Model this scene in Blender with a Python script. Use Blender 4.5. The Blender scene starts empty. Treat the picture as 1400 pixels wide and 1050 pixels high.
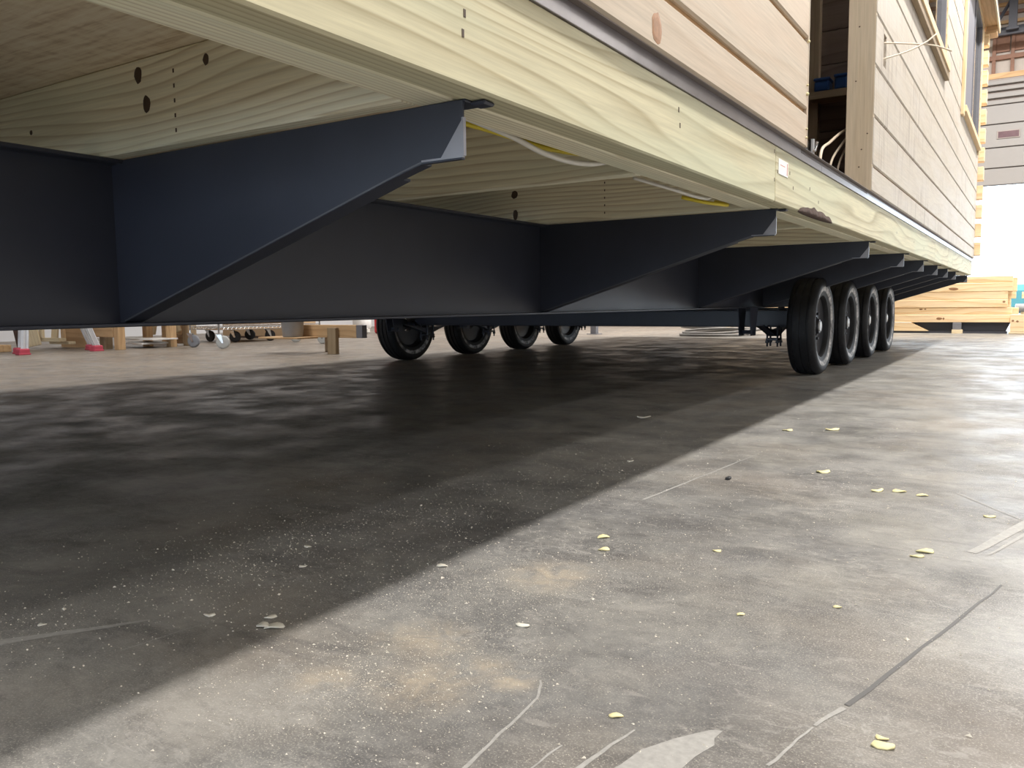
import bpy, bmesh, math, random
from mathutils import Matrix, Vector, noise
random.seed(7)
sc = bpy.context.scene
C = sc.collection
PI = math.pi
R = math.radians

# ------------------------------------------------------------------ camera
cam_d = bpy.data.cameras.new('camera'); cam = bpy.data.objects.new('camera', cam_d); C.objects.link(cam)
cam_d.sensor_width = 36; cam_d.sensor_fit = 'HORIZONTAL'
cam_d.lens = 1114.25 / 1400 * 36
cam_d.clip_start = 0.02; cam_d.clip_end = 300
yaw, pit, rol = 0.569864, 0.0962914, -0.0110771
fw = Vector((-math.sin(yaw)*math.cos(pit), math.cos(yaw)*math.cos(pit), -math.sin(pit)))
r0 = Vector((math.cos(yaw), math.sin(yaw), 0)); u0 = r0.cross(fw)
rv = r0*math.cos(rol) + u0*math.sin(rol); uv = -r0*math.sin(rol) + u0*math.cos(rol)
cm = Matrix((rv, uv, -fw)).transposed().to_4x4(); cm.translation = (0, 0, 0.53)
cam.matrix_world = cm
sc.camera = cam

# ------------------------------------------------------------------ world, lamps, exposure
sc.view_settings.view_transform = 'Standard'; sc.view_settings.look = 'None'
sc.view_settings.gamma = 1; sc.view_settings.use_curve_mapping = False
sc.view_settings.exposure = 0.0
w = bpy.data.worlds.new('sky'); sc.world = w; w.use_nodes = True
bg = w.node_tree.nodes['Background']
bg.inputs[0].default_value = (0.74, 0.87, 1.0, 1); bg.inputs[1].default_value = 6.0
sc.cycles.use_adaptive_sampling = True
sc.cycles.max_bounces = 8; sc.cycles.diffuse_bounces = 5
sc.cycles.sample_clamp_indirect = 6

def strip(name, x, y, z, lx, ly, power, col=(1.0, 0.965, 0.92)):
    d = bpy.data.lights.new(name, 'AREA'); d.shape = 'RECTANGLE'; d.size = lx; d.size_y = ly
    d.energy = power; d.color = col
    o = bpy.data.objects.new(name, d); C.objects.link(o); o.location = (x, y, z)
    return o
strip('ceiling_and_fill_row', 0.87, 6.0, 6.0, 0.25, 16.0, 1180)           # row right above the aisle
strip('ceiling_and_fill_row', 3.7, 5.0, 6.0, 0.25, 18.0, 260)            # next row to the right
strip('ceiling_and_fill_row', -7.3, 7.0, 6.0, 1.3, 15.0, 640)            # row on the far side of the cabin
strip('ceiling_and_fill_row', -3.0, 14.6, 6.0, 16.0, 0.3, 1300)           # cross row by the back wall

strip('ceiling_and_fill_row', 7.6, 5.0, 6.0, 0.25, 18.0, 380)  # unseen row, added to brighten the right wall and the beam web
# ------------------------------------------------------------------ material helpers
def newmat(name):
    m = bpy.data.materials.new(name); m.use_nodes = True
    nt = m.node_tree; b = nt.nodes['Principled BSDF']
    return m, nt, b
def nd(nt, t, **kw):
    n = nt.nodes.new(t)
    for k, v in kw.items(): setattr(n, k, v)
    return n
def mth(nt, op, a, b=None, c=None, clamp=False):
    n = nd(nt, 'ShaderNodeMath', operation=op); n.use_clamp = clamp
    for i, v in enumerate((a, b, c)):
        if v is None: continue
        if isinstance(v, (int, float)): n.inputs[i].default_value = v
        else: nt.links.new(v, n.inputs[i])
    return n.outputs[0]
def mixc(nt, f, a, b, mode='MIX'):
    n = nd(nt, 'ShaderNodeMix', data_type='RGBA', blend_type=mode)
    for s, v in ((0, f), (6, a), (7, b)):
        if isinstance(v, (int, float)): n.inputs[s].default_value = v
        elif isinstance(v, tuple): n.inputs[s].default_value = (*v, 1)
        else: nt.links.new(v, n.inputs[s])
    return n.outputs[2]
def ramp(nt, f, pts):
    n = nd(nt, 'ShaderNodeValToRGB'); e = n.color_ramp.elements
    while len(e) < len(pts): e.new(0.5)
    for el, (p, c) in zip(e, pts):
        el.position = p; el.color = (*c, 1) if isinstance(c, tuple) else (c, c, c, 1)
    nt.links.new(f, n.inputs[0]); return n.outputs[0]
def noise_n(nt, vec, scale, detail=3, rough=0.5, dist=0.0):
    n = nd(nt, 'ShaderNodeTexNoise'); n.inputs['Scale'].default_value = scale
    n.inputs['Detail'].default_value = detail; n.inputs['Roughness'].default_value = rough
    n.inputs['Distortion'].default_value = dist
    nt.links.new(vec, n.inputs['Vector']); return n.outputs[0]
def mapping(nt, vec, scale=(1, 1, 1), rot=(0, 0, 0), loc=(0, 0, 0)):
    n = nd(nt, 'ShaderNodeMapping'); n.inputs['Scale'].default_value = scale
    n.inputs['Rotation'].default_value = rot; n.inputs['Location'].default_value = loc
    nt.links.new(vec, n.inputs['Vector']); return n.outputs[0]
def objvec(nt, rnd=False):
    tc = nd(nt, 'ShaderNodeTexCoord').outputs['Object']
    if not rnd: return tc
    oi = nd(nt, 'ShaderNodeObjectInfo').outputs['Random']
    cx = nd(nt, 'ShaderNodeCombineXYZ')
    nt.links.new(mth(nt, 'MULTIPLY', oi, 37.0), cx.inputs[0]); nt.links.new(mth(nt, 'MULTIPLY', oi, 11.0), cx.inputs[1])
    nt.links.new(mth(nt, 'MULTIPLY', oi, 23.0), cx.inputs[2])
    v = nd(nt, 'ShaderNodeVectorMath', operation='ADD'); nt.links.new(tc, v.inputs[0]); nt.links.new(cx.outputs[0], v.inputs[1])
    return v.outputs[0]
def bump(nt, b, h, strength=0.3, dist=0.002):
    n = nd(nt, 'ShaderNodeBump'); n.inputs['Strength'].default_value = strength; n.inputs['Distance'].default_value = dist
    nt.links.new(h, n.inputs['Height']); nt.links.new(n.outputs[0], b.inputs['Normal'])

def wood(name, early, late, A=14.0, Ay=40.0, B=6.0, sx=1.0, sz=6.0, contrast=1.0, tint=None, tint_f=0.5,
         stain=0.0, stain_c=(0.16, 0.14, 0.12), rough=0.6, frame_rings=True):
    """Long axis of the board is its local X, thickness local Y, width local Z. Sawn growth rings as
    contours of a stretched field, fibres, tint and grey weather streaks."""
    m, nt, b = newmat(name)
    v = objvec(nt, True)
    n1 = noise_n(nt, mapping(nt, v, (sx, sz, sz)), 1.0, 1.6, 0.45)
    tc = nd(nt, 'ShaderNodeTexCoord').outputs['Object']
    sp = nd(nt, 'ShaderNodeSeparateXYZ'); nt.links.new(tc, sp.inputs[0])
    val = mth(nt, 'ADD', mth(nt, 'MULTIPLY', n1, B), mth(nt, 'ADD', mth(nt, 'MULTIPLY', sp.outputs[2], A), mth(nt, 'MULTIPLY', sp.outputs[1], Ay)))
    fr = mth(nt, 'FRACT', val)
    ring = ramp(nt, fr, [(0.0, 0.45), (0.07, 0.0), (0.50, 0.10), (0.78, 0.55), (0.93, 1.0), (1.0, 0.6)])
    fib = noise_n(nt, mapping(nt, v, (5, 160, 160)), 1.0, 3, 0.6)
    ringf = mth(nt, 'MULTIPLY', ring, contrast)
    col = mixc(nt, ringf, early, late)
    fibc = ramp(nt, fib, [(0.3, 0.80), (0.7, 1.10)])
    col = mixc(nt, 0.7, col, mixc(nt, 1.0, col, fibc, 'MULTIPLY'))
    lo = noise_n(nt, mapping(nt, v, (1.1, 7, 7)), 1.0, 3)
    if tint: col = mixc(nt, mth(nt, 'MULTIPLY', ramp(nt, lo, [(0.42, 0.0), (0.66, 1.0)]), tint_f), col, tint)
    if stain:
        st = noise_n(nt, mapping(nt, v, (22, 8, 2.0)), 1.0, 4, 0.6)
        st2 = noise_n(nt, mapping(nt, v, (1.2, 3, 3)), 1.0, 2)
        f = mth(nt, 'MULTIPLY', ramp(nt, st, [(0.53, 0.0), (0.70, 1.0)]), ramp(nt, st2, [(0.4, 0.0), (0.6, 1.0)]))
        col = mixc(nt, mth(nt, 'MULTIPLY', f, stain), col, stain_c)
    nt.links.new(col, b.inputs['Base Color'])
    b.inputs['Roughness'].default_value = rough
    b.inputs['Specular IOR Level'].default_value = 0.3
    bump(nt, b, fib, 0.2, 0.0008)
    return m
def plain(name, col, rough=0.5, metal=0.0, spec=0.5, var=0.15, scale=14.0, bmp=0.0):
    m, nt, b = newmat(name)
    v = objvec(nt, True); n = noise_n(nt, v, scale, 4, 0.6)
    c = mixc(nt, n, tuple(x*(1-var) for x in col), tuple(min(1, x*(1+var)) for x in col))
    nt.links.new(c, b.inputs['Base Color'])
    nt.links.new(mth(nt, 'ADD', mth(nt, 'MULTIPLY', n, 0.16), rough-0.08), b.inputs['Roughness'])
    b.inputs['Metallic'].default_value = metal; b.inputs['Specular IOR Level'].default_value = spec
    if bmp: bump(nt, b, n, bmp, 0.002)
    return m

M = {}
M['treated'] = wood('treated_pine', (0.63, 0.58, 0.395), (0.40, 0.34, 0.20), A=20, Ay=70, B=7.0, sx=0.55, sz=4.6, contrast=0.85, tint=(0.55, 0.58, 0.42), tint_f=0.5)
M['joist'] = wood('treated_joist_pine', (0.93, 0.88, 0.68), (0.62, 0.52, 0.34), A=48, Ay=90, B=9.0, sx=0.7, sz=4.0, contrast=0.9, tint=(0.66, 0.70, 0.54), tint_f=0.5)
M['siding'] = wood('pine_siding', (0.56, 0.475, 0.375), (0.47, 0.36, 0.255), A=7, Ay=30, B=4.0, sx=0.7, sz=4.0, contrast=0.45, tint=(0.60, 0.45, 0.33), tint_f=0.35, stain=0.0)
M['siding_worn'] = wood('weathered_pine_siding', (0.555, 0.50, 0.42), (0.47, 0.39, 0.31), A=7, Ay=30, B=4.0, sx=0.7, sz=4.0, contrast=0.4, tint=(0.56, 0.52, 0.48), tint_f=0.5, stain=0.85, stain_c=(0.30, 0.25, 0.21))
M['fresh'] = wood('fresh_sawn_pine', (0.88, 0.68, 0.42), (0.68, 0.44, 0.21), A=9, Ay=28, B=4.0, sx=0.9, sz=3.5, contrast=0.8, tint=(0.80, 0.64, 0.46), tint_f=0.4)
M['jamb'] = wood('jamb_spruce', (0.50, 0.41, 0.30), (0.42, 0.33, 0.22), A=10, Ay=20, B=3, contrast=0.4)
M['bench'] = wood('bench_pine', (0.60, 0.40, 0.22), (0.42, 0.25, 0.12), A=12, Ay=20, B=3, contrast=0.6)
M['palewood'] = wood('pale_offcut_pine', (0.74, 0.62, 0.42), (0.58, 0.45, 0.27), A=10, Ay=20, B=3, contrast=0.6)
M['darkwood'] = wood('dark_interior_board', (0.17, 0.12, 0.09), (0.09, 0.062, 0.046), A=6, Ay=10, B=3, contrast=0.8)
M['stud'] = wood('stud_spruce', (0.36, 0.27, 0.17), (0.26, 0.18, 0.10), A=10, Ay=20, B=3, contrast=0.6)
M['groove'] = plain('groove_backing', (0.50, 0.31, 0.15), 0.8)
M['steel'] = plain('black_painted_steel', (0.034, 0.039, 0.058), 0.42, spec=0.5, var=0.25, scale=6)
M['steel_edge'] = plain('worn_steel_edge', (0.33, 0.33, 0.36), 0.4, metal=0.4)
M['steelrub'] = plain('rubbed_steel_edge', (0.11, 0.115, 0.13), 0.4)
M['disc'] = plain('wheel_disc_black', (0.022, 0.024, 0.032), 0.42, spec=0.5)
M['hub'] = plain('pale_hub_cap', (0.62, 0.62, 0.62), 0.35)
M['galv'] = plain('galvanised_flashing', (0.38, 0.36, 0.37), 0.32, metal=0.75, var=0.2)
M['galvdark'] = plain('flashing_underside', (0.16, 0.13, 0.12), 0.5, metal=0.3)
M['knot'] = plain('wood_knot', (0.07, 0.042, 0.025), 0.6, var=0.5, scale=60)
M['knotred'] = plain('red_wood_knot', (0.36, 0.19, 0.10), 0.6, var=0.5, scale=60)
M['knotbrown'] = plain('brown_wood_knot', (0.26, 0.13, 0.06), 0.6, var=0.5, scale=40)
M['bark'] = plain('bark_wane', (0.075, 0.045, 0.034), 0.9, var=0.7, scale=50, bmp=0.8)
M['white'] = plain('white_plastic', (0.75, 0.74, 0.72), 0.45)
M['cable'] = plain('white_cable_jacket', (0.72, 0.70, 0.64), 0.45)
M['yellow'] = plain('yellow_cable_jacket', (0.72, 0.58, 0.04), 0.45)
M['beigewire'] = plain('beige_wire', (0.62, 0.52, 0.40), 0.5)
M['blue'] = plain('blue_plastic', (0.012, 0.06, 0.2), 0.5)
M['chrome'] = plain('chrome_fitting', (0.6, 0.6, 0.6), 0.22, metal=1.0)
M['alu'] = plain('aluminium_rail', (0.72, 0.73, 0.76), 0.35, metal=0.35)
M['redrubber'] = plain('red_rubber_foot', (0.50, 0.06, 0.10), 0.6)
M['red'] = plain('red_plastic', (0.55, 0.03, 0.04), 0.45)
M['grey'] = plain('grey_plastic', (0.33, 0.34, 0.36), 0.5)
M['greywheel'] = plain('grey_caster_tread', (0.26, 0.27, 0.30), 0.5)
M['palewheel'] = plain('pale_caster_tread', (0.52, 0.53, 0.52), 0.5)
M['black'] = plain('black_rubber', (0.02, 0.02, 0.022), 0.6)
M['card'] = plain('brown_cardboard', (0.52, 0.36, 0.22), 0.8, var=0.1)
M['teal'] = plain('teal_tarpaulin', (0.06, 0.20, 0.20), 0.6)
M['chip'] = plain('wood_chip', (0.74, 0.66, 0.36), 0.7, var=0.3)
M['chipgrey'] = plain('pale_wood_chip', (0.72, 0.68, 0.58), 0.7, var=0.3)
M['hose'] = plain('grey_hose', (0.24, 0.23, 0.22), 0.45)
M['doorpanel'] = plain('painted_door_panel', (0.26, 0.247, 0.238), 0.45, var=0.04)
M['ribgrey'] = plain('door_seam_grey', (0.30, 0.26, 0.24), 0.6)
M['insul'] = plain('wall_liner_panel', (0.46, 0.41, 0.37), 0.7, var=0.1)
M['redstud'] = plain('red_brown_stud', (0.24, 0.13, 0.09), 0.7, var=0.3)
M['column'] = plain('dark_grey_column', (0.035, 0.037, 0.05), 0.5)
M['wall'] = plain('white_wall_liner', (0.66, 0.66, 0.68), 0.6, var=0.05, scale=1.5)
M['ceil'] = plain('ceiling_liner', (0.55, 0.52, 0.48), 0.8, var=0.08, scale=2)
M['wframe'] = plain('dark_grey_window_frame', (0.17, 0.17, 0.19), 0.45)
M['panerefl'] = plain('grey_pane_reflection', (0.20, 0.20, 0.23), 0.5, var=0.05)
M['foam'] = plain('cured_foam', (0.66, 0.58, 0.34), 0.8, var=0.3, scale=80, bmp=0.6)
M['scuff'] = plain('pale_scuffed_concrete', (0.31, 0.30, 0.28), 0.6, var=0.35, scale=90)
M['joint'] = plain('dark_joint_filler', (0.085, 0.082, 0.08), 0.6, var=0.3, scale=60)
M['sawdust'] = plain('sawdust_flakes', (0.70, 0.64, 0.54), 0.8, var=0.3)
M['paper'] = plain('white_paper_tag', (0.85, 0.84, 0.82), 0.6, var=0.03)
M['tagred'] = plain('tag_red_print', (0.55, 0.16, 0.12), 0.6)
M['purple'] = plain('maroon_plate', (0.10, 0.05, 0.06), 0.4, var=0.5, scale=9)

def osb():
    m, nt, b = newmat('osb_subfloor')
    v = objvec(nt)
    a = noise_n(nt, mapping(nt, v, (7, 60, 1), (0, 0, 0.25)), 1.0, 4, 0.6, 0.4)
    c = noise_n(nt, mapping(nt, v, (30, 9, 1), (0, 0, 0.9)), 1.0, 3, 0.6, 0.6)
    f = mth(nt, 'ADD', mth(nt, 'MULTIPLY', a, 0.7), mth(nt, 'MULTIPLY', c, 0.3))
    col = ramp(nt, f, [(0.36, (0.60, 0.46, 0.30)), (0.5, (0.80, 0.68, 0.49)), (0.64, (0.88, 0.79, 0.61))])
    nt.links.new(col, b.inputs['Base Color']); b.inputs['Roughness'].default_value = 0.75
    bump(nt, b, f, 0.4, 0.002); return m
M['osb'] = osb()
def rubber():
    m, nt, b = newmat('scuffed_tyre_rubber')
    v = objvec(nt)
    sp = nd(nt, 'ShaderNodeSeparateXYZ'); nt.links.new(v, sp.inputs[0])
    r = mth(nt, 'SQRT', mth(nt, 'ADD', mth(nt, 'POWER', sp.outputs[1], 2), mth(nt, 'POWER', sp.outputs[2], 2)))
    n = noise_n(nt, mapping(nt, v, (30, 14, 14)), 1.0, 5, 0.7)
    ringm = ramp(nt, r, [(0.252, 0.0), (0.262, 1.0), (0.284, 0.9), (0.294, 0.0)])
    f = mth(nt, 'MULTIPLY', ringm, ramp(nt, n, [(0.38, 0.12), (0.60, 1.0)]))
    base = mixc(nt, ramp(nt, n, [(0.5, 0.0), (0.75, 1.0)]), (0.009, 0.010, 0.013), (0.030, 0.030, 0.034))
    nt.links.new(mixc(nt, mth(nt, 'MULTIPLY', f, 0.85), base, (0.85, 0.83, 0.81)), b.inputs['Base Color'])
    b.inputs['Roughness'].default_value = 0.62; bump(nt, b, n, 0.4, 0.003); return m
M['rubber'] = rubber()
def glass():
    m, nt, b = newmat('window_glass')
    b.inputs['Base Color'].default_value = (0.9, 0.92, 0.95, 1); b.inputs['Roughness'].default_value = 0.02
    b.inputs['Transmission Weight'].default_value = 1.0; b.inputs['IOR'].default_value = 1.5
    return m
M['glass'] = glass()

def floor_mat():
    m, nt, b = newmat('shop_concrete')
    v = objvec(nt)
    big = noise_n(nt, v, 0.9, 6, 0.6)
    mid = noise_n(nt, v, 5.0, 7, 0.65, 0.4)
    fine = noise_n(nt, v, 60.0, 6, 0.7)
    k = mth(nt, 'ADD', mth(nt, 'MULTIPLY', big, 0.45), mth(nt, 'ADD', mth(nt, 'MULTIPLY', mid, 0.4), mth(nt, 'MULTIPLY', fine, 0.15)))
    col = ramp(nt, k, [(0.40, (0.088, 0.086, 0.086)), (0.475, (0.148, 0.144, 0.138)), (0.54, (0.21, 0.203, 0.188)), (0.62, (0.30, 0.287, 0.262))])
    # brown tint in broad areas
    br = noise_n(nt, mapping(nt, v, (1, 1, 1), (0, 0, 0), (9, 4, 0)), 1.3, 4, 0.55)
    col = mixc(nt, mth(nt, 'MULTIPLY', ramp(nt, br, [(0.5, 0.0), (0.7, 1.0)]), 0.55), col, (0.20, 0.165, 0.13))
    # scratches and drag marks in a few directions
    msk = ramp(nt, noise_n(nt, mapping(nt, v, (1, 1, 1), (0, 0, 0), (31, 17, 0)), 2.6, 3, 0.6), [(0.46, 0.0), (0.62, 1.0)])
    for ang, sc_, lo_, hi_, amt in ((0.72, (5, 120, 1), 0.63, 0.72, 0.55), (-0.35, (9, 130, 1), 0.64, 0.74, 0.3), (1.75, (8, 150, 1), 0.65, 0.75, 0.35), (1.15, (7, 170, 1), 0.64, 0.74, 0.4)):
        q_ = noise_n(nt, mapping(nt, v, (1.2, 1.2, 1)), 2.0, 2)
        s = noise_n(nt, mapping(nt, v, sc_, (0, 0, ang)), 1.0, 4, 0.6, 0.5)
        col = mixc(nt, mth(nt, 'MULTIPLY', mth(nt, 'MULTIPLY', ramp(nt, s, [(lo_, 0.0), (hi_, 1.0)]), amt), mth(nt, 'ADD', mth(nt, 'MULTIPLY', msk, 0.85), 0.15)), col, (0.33, 0.315, 0.29))
    for sc2, off in ((9.0, 0.0), (21.0, 5.0)):
        rn = noise_n(nt, mapping(nt, v, (1, 1.5, 1), (0, 0, 0.6), (off, off, 0)), sc2, 4, 0.55, 0.9)
        ln = ramp(nt, mth(nt, 'ABSOLUTE', mth(nt, 'SUBTRACT', rn, 0.5)), [(0.0, 1.0), (0.008, 0.7), (0.018, 0.0)])
        col = mixc(nt, mth(nt, 'MULTIPLY', mth(nt, 'MULTIPLY', ln, 0.5), mth(nt, 'ADD', mth(nt, 'MULTIPLY', msk, 0.8), 0.2)), col, (0.34, 0.325, 0.30))
    blot = noise_n(nt, mapping(nt, v, (14, 26, 1), (0, 0, 0.25)), 1.0, 4, 0.6, 0.3)
    col = mixc(nt, mth(nt, 'MULTIPLY', ramp(nt, blot, [(0.60, 0.0), (0.66, 1.0)]), 0.35), col, (0.32, 0.30, 0.275))
    # dark smudges and tyre-worn blotches
    sm = noise_n(nt, mapping(nt, v, (4, 11, 1), (0, 0, 0.6)), 1.0, 6, 0.7, 0.6)
    col = mixc(nt, mth(nt, 'MULTIPLY', ramp(nt, sm, [(0.53, 0.0), (0.66, 1.0)]), 0.6), col, (0.08, 0.076, 0.075))
    # tan reflection of the wooden clutter, painted into the slab's far-left colour
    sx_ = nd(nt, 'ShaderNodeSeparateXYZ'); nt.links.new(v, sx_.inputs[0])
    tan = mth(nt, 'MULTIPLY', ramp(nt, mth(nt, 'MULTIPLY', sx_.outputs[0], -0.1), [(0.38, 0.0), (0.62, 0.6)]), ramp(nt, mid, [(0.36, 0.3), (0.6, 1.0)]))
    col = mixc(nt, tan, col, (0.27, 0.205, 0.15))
    # fine dust grain
    d1 = noise_n(nt, v, 330.0, 3, 0.7)
    dens = noise_n(nt, mapping(nt, v, (1, 1, 1), (0, 0, 0), (3, 7, 0)), 2.2, 4, 0.6)
    dm = mth(nt, 'MULTIPLY', ramp(nt, d1, [(0.53, 0.0), (0.64, 1.0)]), ramp(nt, dens, [(0.35, 0.25), (0.62, 0.9)]))
    col = mixc(nt, dm, col, (0.40, 0.375, 0.33))
    # sawdust swirls swept together close to the cabin edge
    sp = nd(nt, 'ShaderNodeSeparateXYZ'); nt.links.new(v, sp.inputs[0])
    sw = noise_n(nt, v, 17.0, 7, 0.72, 0.8)
    tot = None
    for (x, y, rr) in ((-0.70, 0.86, 0.10), (-0.80, 0.98, 0.10), (-0.66, 0.95, 0.05), (-0.84, 0.80, 0.06), (-0.60, 0.93, 0.045), (-0.78, 1.35, 0.12)):
        q = mth(nt, 'ADD', mth(nt, 'POWER', mth(nt, 'SUBTRACT', sp.outputs[0], x), 2), mth(nt, 'POWER', mth(nt, 'SUBTRACT', sp.outputs[1], y), 2))
        g = mth(nt, 'SUBTRACT', 1.0, mth(nt, 'DIVIDE', mth(nt, 'SQRT', q), rr), None, True)
        tot = g if tot is None else mth(nt, 'MAXIMUM', tot, g)
    swm = mth(nt, 'MULTIPLY', ramp(nt, tot, [(0.0, 0.0), (0.85, 1.0)]), ramp(nt, sw, [(0.36, 0.0), (0.66, 0.9)]))
    col = mixc(nt, swm, col, (0.40, 0.335, 0.25))
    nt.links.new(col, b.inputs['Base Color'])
    ro = noise_n(nt, mapping(nt, v, (1, 1, 1), (0, 0, 0), (2, 5, 0)), 3.0, 6, 0.65)
    nt.links.new(ramp(nt, ro, [(0.38, 0.30), (0.52, 0.46), (0.62, 0.62)]), b.inputs['Roughness'])
    b.inputs['Specular IOR Level'].default_value = 0.32
    bump(nt, b, mth(nt, 'ADD', mth(nt, 'MULTIPLY', fine, 0.5), mth(nt, 'MULTIPLY', d1, 0.3)), 0.25, 0.002)
    return m
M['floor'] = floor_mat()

# ------------------------------------------------------------------ object helpers
W = {}                                             # world matrix of every object made here
def place(o, mw, parent=None):
    C.objects.link(o)
    if parent is not None:
        o.parent = parent; o.matrix_parent_inverse = Matrix.Identity(4)
        o.matrix_basis = W[parent.name].inverted() @ mw
    else: o.matrix_basis = mw
    W[o.name] = mw.copy(); return o
def T(x=0, y=0, z=0, rx=0, ry=0, rz=0):
    from mathutils import Euler
    return Matrix.Translation((x, y, z)) @ Euler((rx, ry, rz)).to_matrix().to_4x4()
def tag(o, label=None, cat=None, group=None, kind=None):
    if label: o['label'] = label
    if cat: o['category'] = cat
    if group: o['group'] = group
    if kind: o['kind'] = kind
    return o
def thing(name, label, cat, loc=(0, 0, 0), rz=0, group=None):
    o = bpy.data.objects.new(name, None); o.empty_display_size = 0.1
    place(o, T(*loc, rz=rz)); return tag(o, label, cat, group)
def obj(name, bm, mat, parent=None, mw=None, smooth=False):
    me = bpy.data.meshes.new(name); bm.normal_update(); bm.to_mesh(me); bm.free()
    for mm in (mat if isinstance(mat, (list, tuple)) else [mat]): me.materials.append(mm)
    if smooth:
        for p in me.polygons: p.use_smooth = True
    o = bpy.data.objects.new(name, me)
    return place(o, mw if mw is not None else Matrix.Identity(4), parent)
def copyo(o, mw, parent=None):
    c = o.copy(); return place2(c, mw, parent)
def place2(c, mw, parent):
    C.objects.link(c)
    c.parent = parent
    c.matrix_parent_inverse = Matrix.Identity(4)
    c.matrix_basis = (W[parent.name].inverted() @ mw) if parent is not None else mw
    W[c.name] = mw.copy(); return c
def bx(bm, x0, x1, y0, y1, z0, z1, c=0.0, mi=0, mw=None):
    r = bmesh.ops.create_cube(bm, size=1.0); vs = r['verts']
    for v in vs: v.co = Vector((x0+(v.co.x+.5)*(x1-x0), y0+(v.co.y+.5)*(y1-y0), z0+(v.co.z+.5)*(z1-z0)))
    fs = set(f for v in vs for f in v.link_faces)
    if c:
        es = list(set(e for v in vs for e in v.link_edges))
        rb = bmesh.ops.bevel(bm, geom=es, offset=c, segments=1, affect='EDGES', profile=0.5)
        vs = list(set(v for f in rb['faces'] for v in f.verts) | set(v for v in vs if v.is_valid))
        fs = set(f for v in vs for f in v.link_faces)
    for f in fs: f.material_index = mi
    if mw is not None:
        for v in vs: v.co = mw @ v.co
    return bm
def prism(bm, pts, d, axis='y', off=0.0, mi=0):
    """extrude a 2D outline: axis 'y' -> pts are (x,z); 'x' -> (y,z); 'z' -> (x,y)"""
    def P(a, b, t):
        return (a, t, b) if axis == 'y' else ((t, a, b) if axis == 'x' else (a, b, t))
    v0 = [bm.verts.new(P(a, b, off)) for a, b in pts]; v1 = [bm.verts.new(P(a, b, off+d)) for a, b in pts]
    n = len(pts); fs = [bm.faces.new(v0), bm.faces.new(list(reversed(v1)))]
    for i in range(n): fs.append(bm.faces.new((v0[i], v1[i], v1[(i+1) % n], v0[(i+1) % n])))
    for f in fs: f.material_index = mi
    bmesh.ops.recalc_face_normals(bm, faces=fs); return bm
def tube(bm, pts, r, n=8, cap=True, taper=None):
    pts = [Vector(p) for p in pts]; rings = []
    up = Vector((0, 0, 1))
    for i, p in enumerate(pts):
        d = (pts[min(i+1, len(pts)-1)] - pts[max(i-1, 0)]).normalized()
        a = d.cross(up if abs(d.dot(up)) < .95 else Vector((1, 0, 0))).normalized(); b = d.cross(a)
        rr = r if taper is None else r*taper[i]
        rings.append([bm.verts.new(p + (a*math.cos(2*PI*k/n) + b*math.sin(2*PI*k/n))*rr) for k in range(n)])
    for i in range(len(rings)-1):
        for k in range(n): bm.faces.new((rings[i][k], rings[i][(k+1) % n], rings[i+1][(k+1) % n], rings[i+1][k]))
    if cap: bm.faces.new(list(reversed(rings[0]))); bm.faces.new(rings[-1])
    bmesh.ops.recalc_face_normals(bm, faces=bm.faces); return bm
def lathe(bm, prof, n=32, axis='x', mi=0, closed=False):
    """prof: (t, r) along the axis"""
    rings = []
    for t, r in prof:
        ring = []
        for k in range(n):
            a = 2*PI*k/n; c, s = math.cos(a)*max(r, 1e-5), math.sin(a)*max(r, 1e-5)
            ring.append(bm.verts.new((t, c, s) if axis == 'x' else ((c, t, s) if axis == 'y' else (c, s, t))))
        rings.append(ring)
    fs = []
    m = len(rings)
    for i in range(m if closed else m-1):
        A_, B_ = rings[i], rings[(i+1) % m]
        for k in range(n): fs.append(bm.faces.new((A_[k], A_[(k+1) % n], B_[(k+1) % n], B_[k])))
    if not closed:
        for ring in (rings[0], rings[-1]):
            try: fs.append(bm.faces.new(ring))
            except ValueError: pass
    for f in fs: f.material_index = mi
    bmesh.ops.recalc_face_normals(bm, faces=fs); return bm
def catmull(pts, n=8):
    P = [Vector(p) for p in pts]; P = [2*P[0]-P[1]] + P + [2*P[-1]-P[-2]]; out = []
    for i in range(1, len(P)-2):
        for k in range(n):
            t = k/n; a, b, c, d = P[i-1:i+3]
            out.append(.5*((2*b) + (-a+c)*t + (2*a-5*b+4*c-d)*t*t + (-a+3*b-3*c+d)*t**3))
    out.append(P[-2]); return out
def board(name, x0, x1, y0, y1, z0, z1, mat, parent=None, axis='x', c=0.003, mw=None):
    """a board whose long axis runs along the given world axis; mesh local X = long axis"""
    cx, cy, cz = (x0+x1)/2, (y0+y1)/2, (z0+z1)/2; dx, dy, dz = x1-x0, y1-y0, z1-z0
    bm = bmesh.new()
    if axis == 'x': L, t, h, rot = dx, dy, dz, (0, 0, 0)
    elif axis == 'y': L, t, h, rot = dy, dx, dz, (0, 0, PI/2)
    else: L, t, h, rot = dz, dy, dx, (0, -PI/2, 0)
    c = min(c, t*.3, h*.3, L*.3)
    bx(bm, -L/2, L/2, -t/2, t/2, -h/2, h/2, c)
    m = T(cx, cy, cz, *rot)
    return obj(name, bm, mat, parent, (mw @ m) if mw is not None else m)
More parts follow.
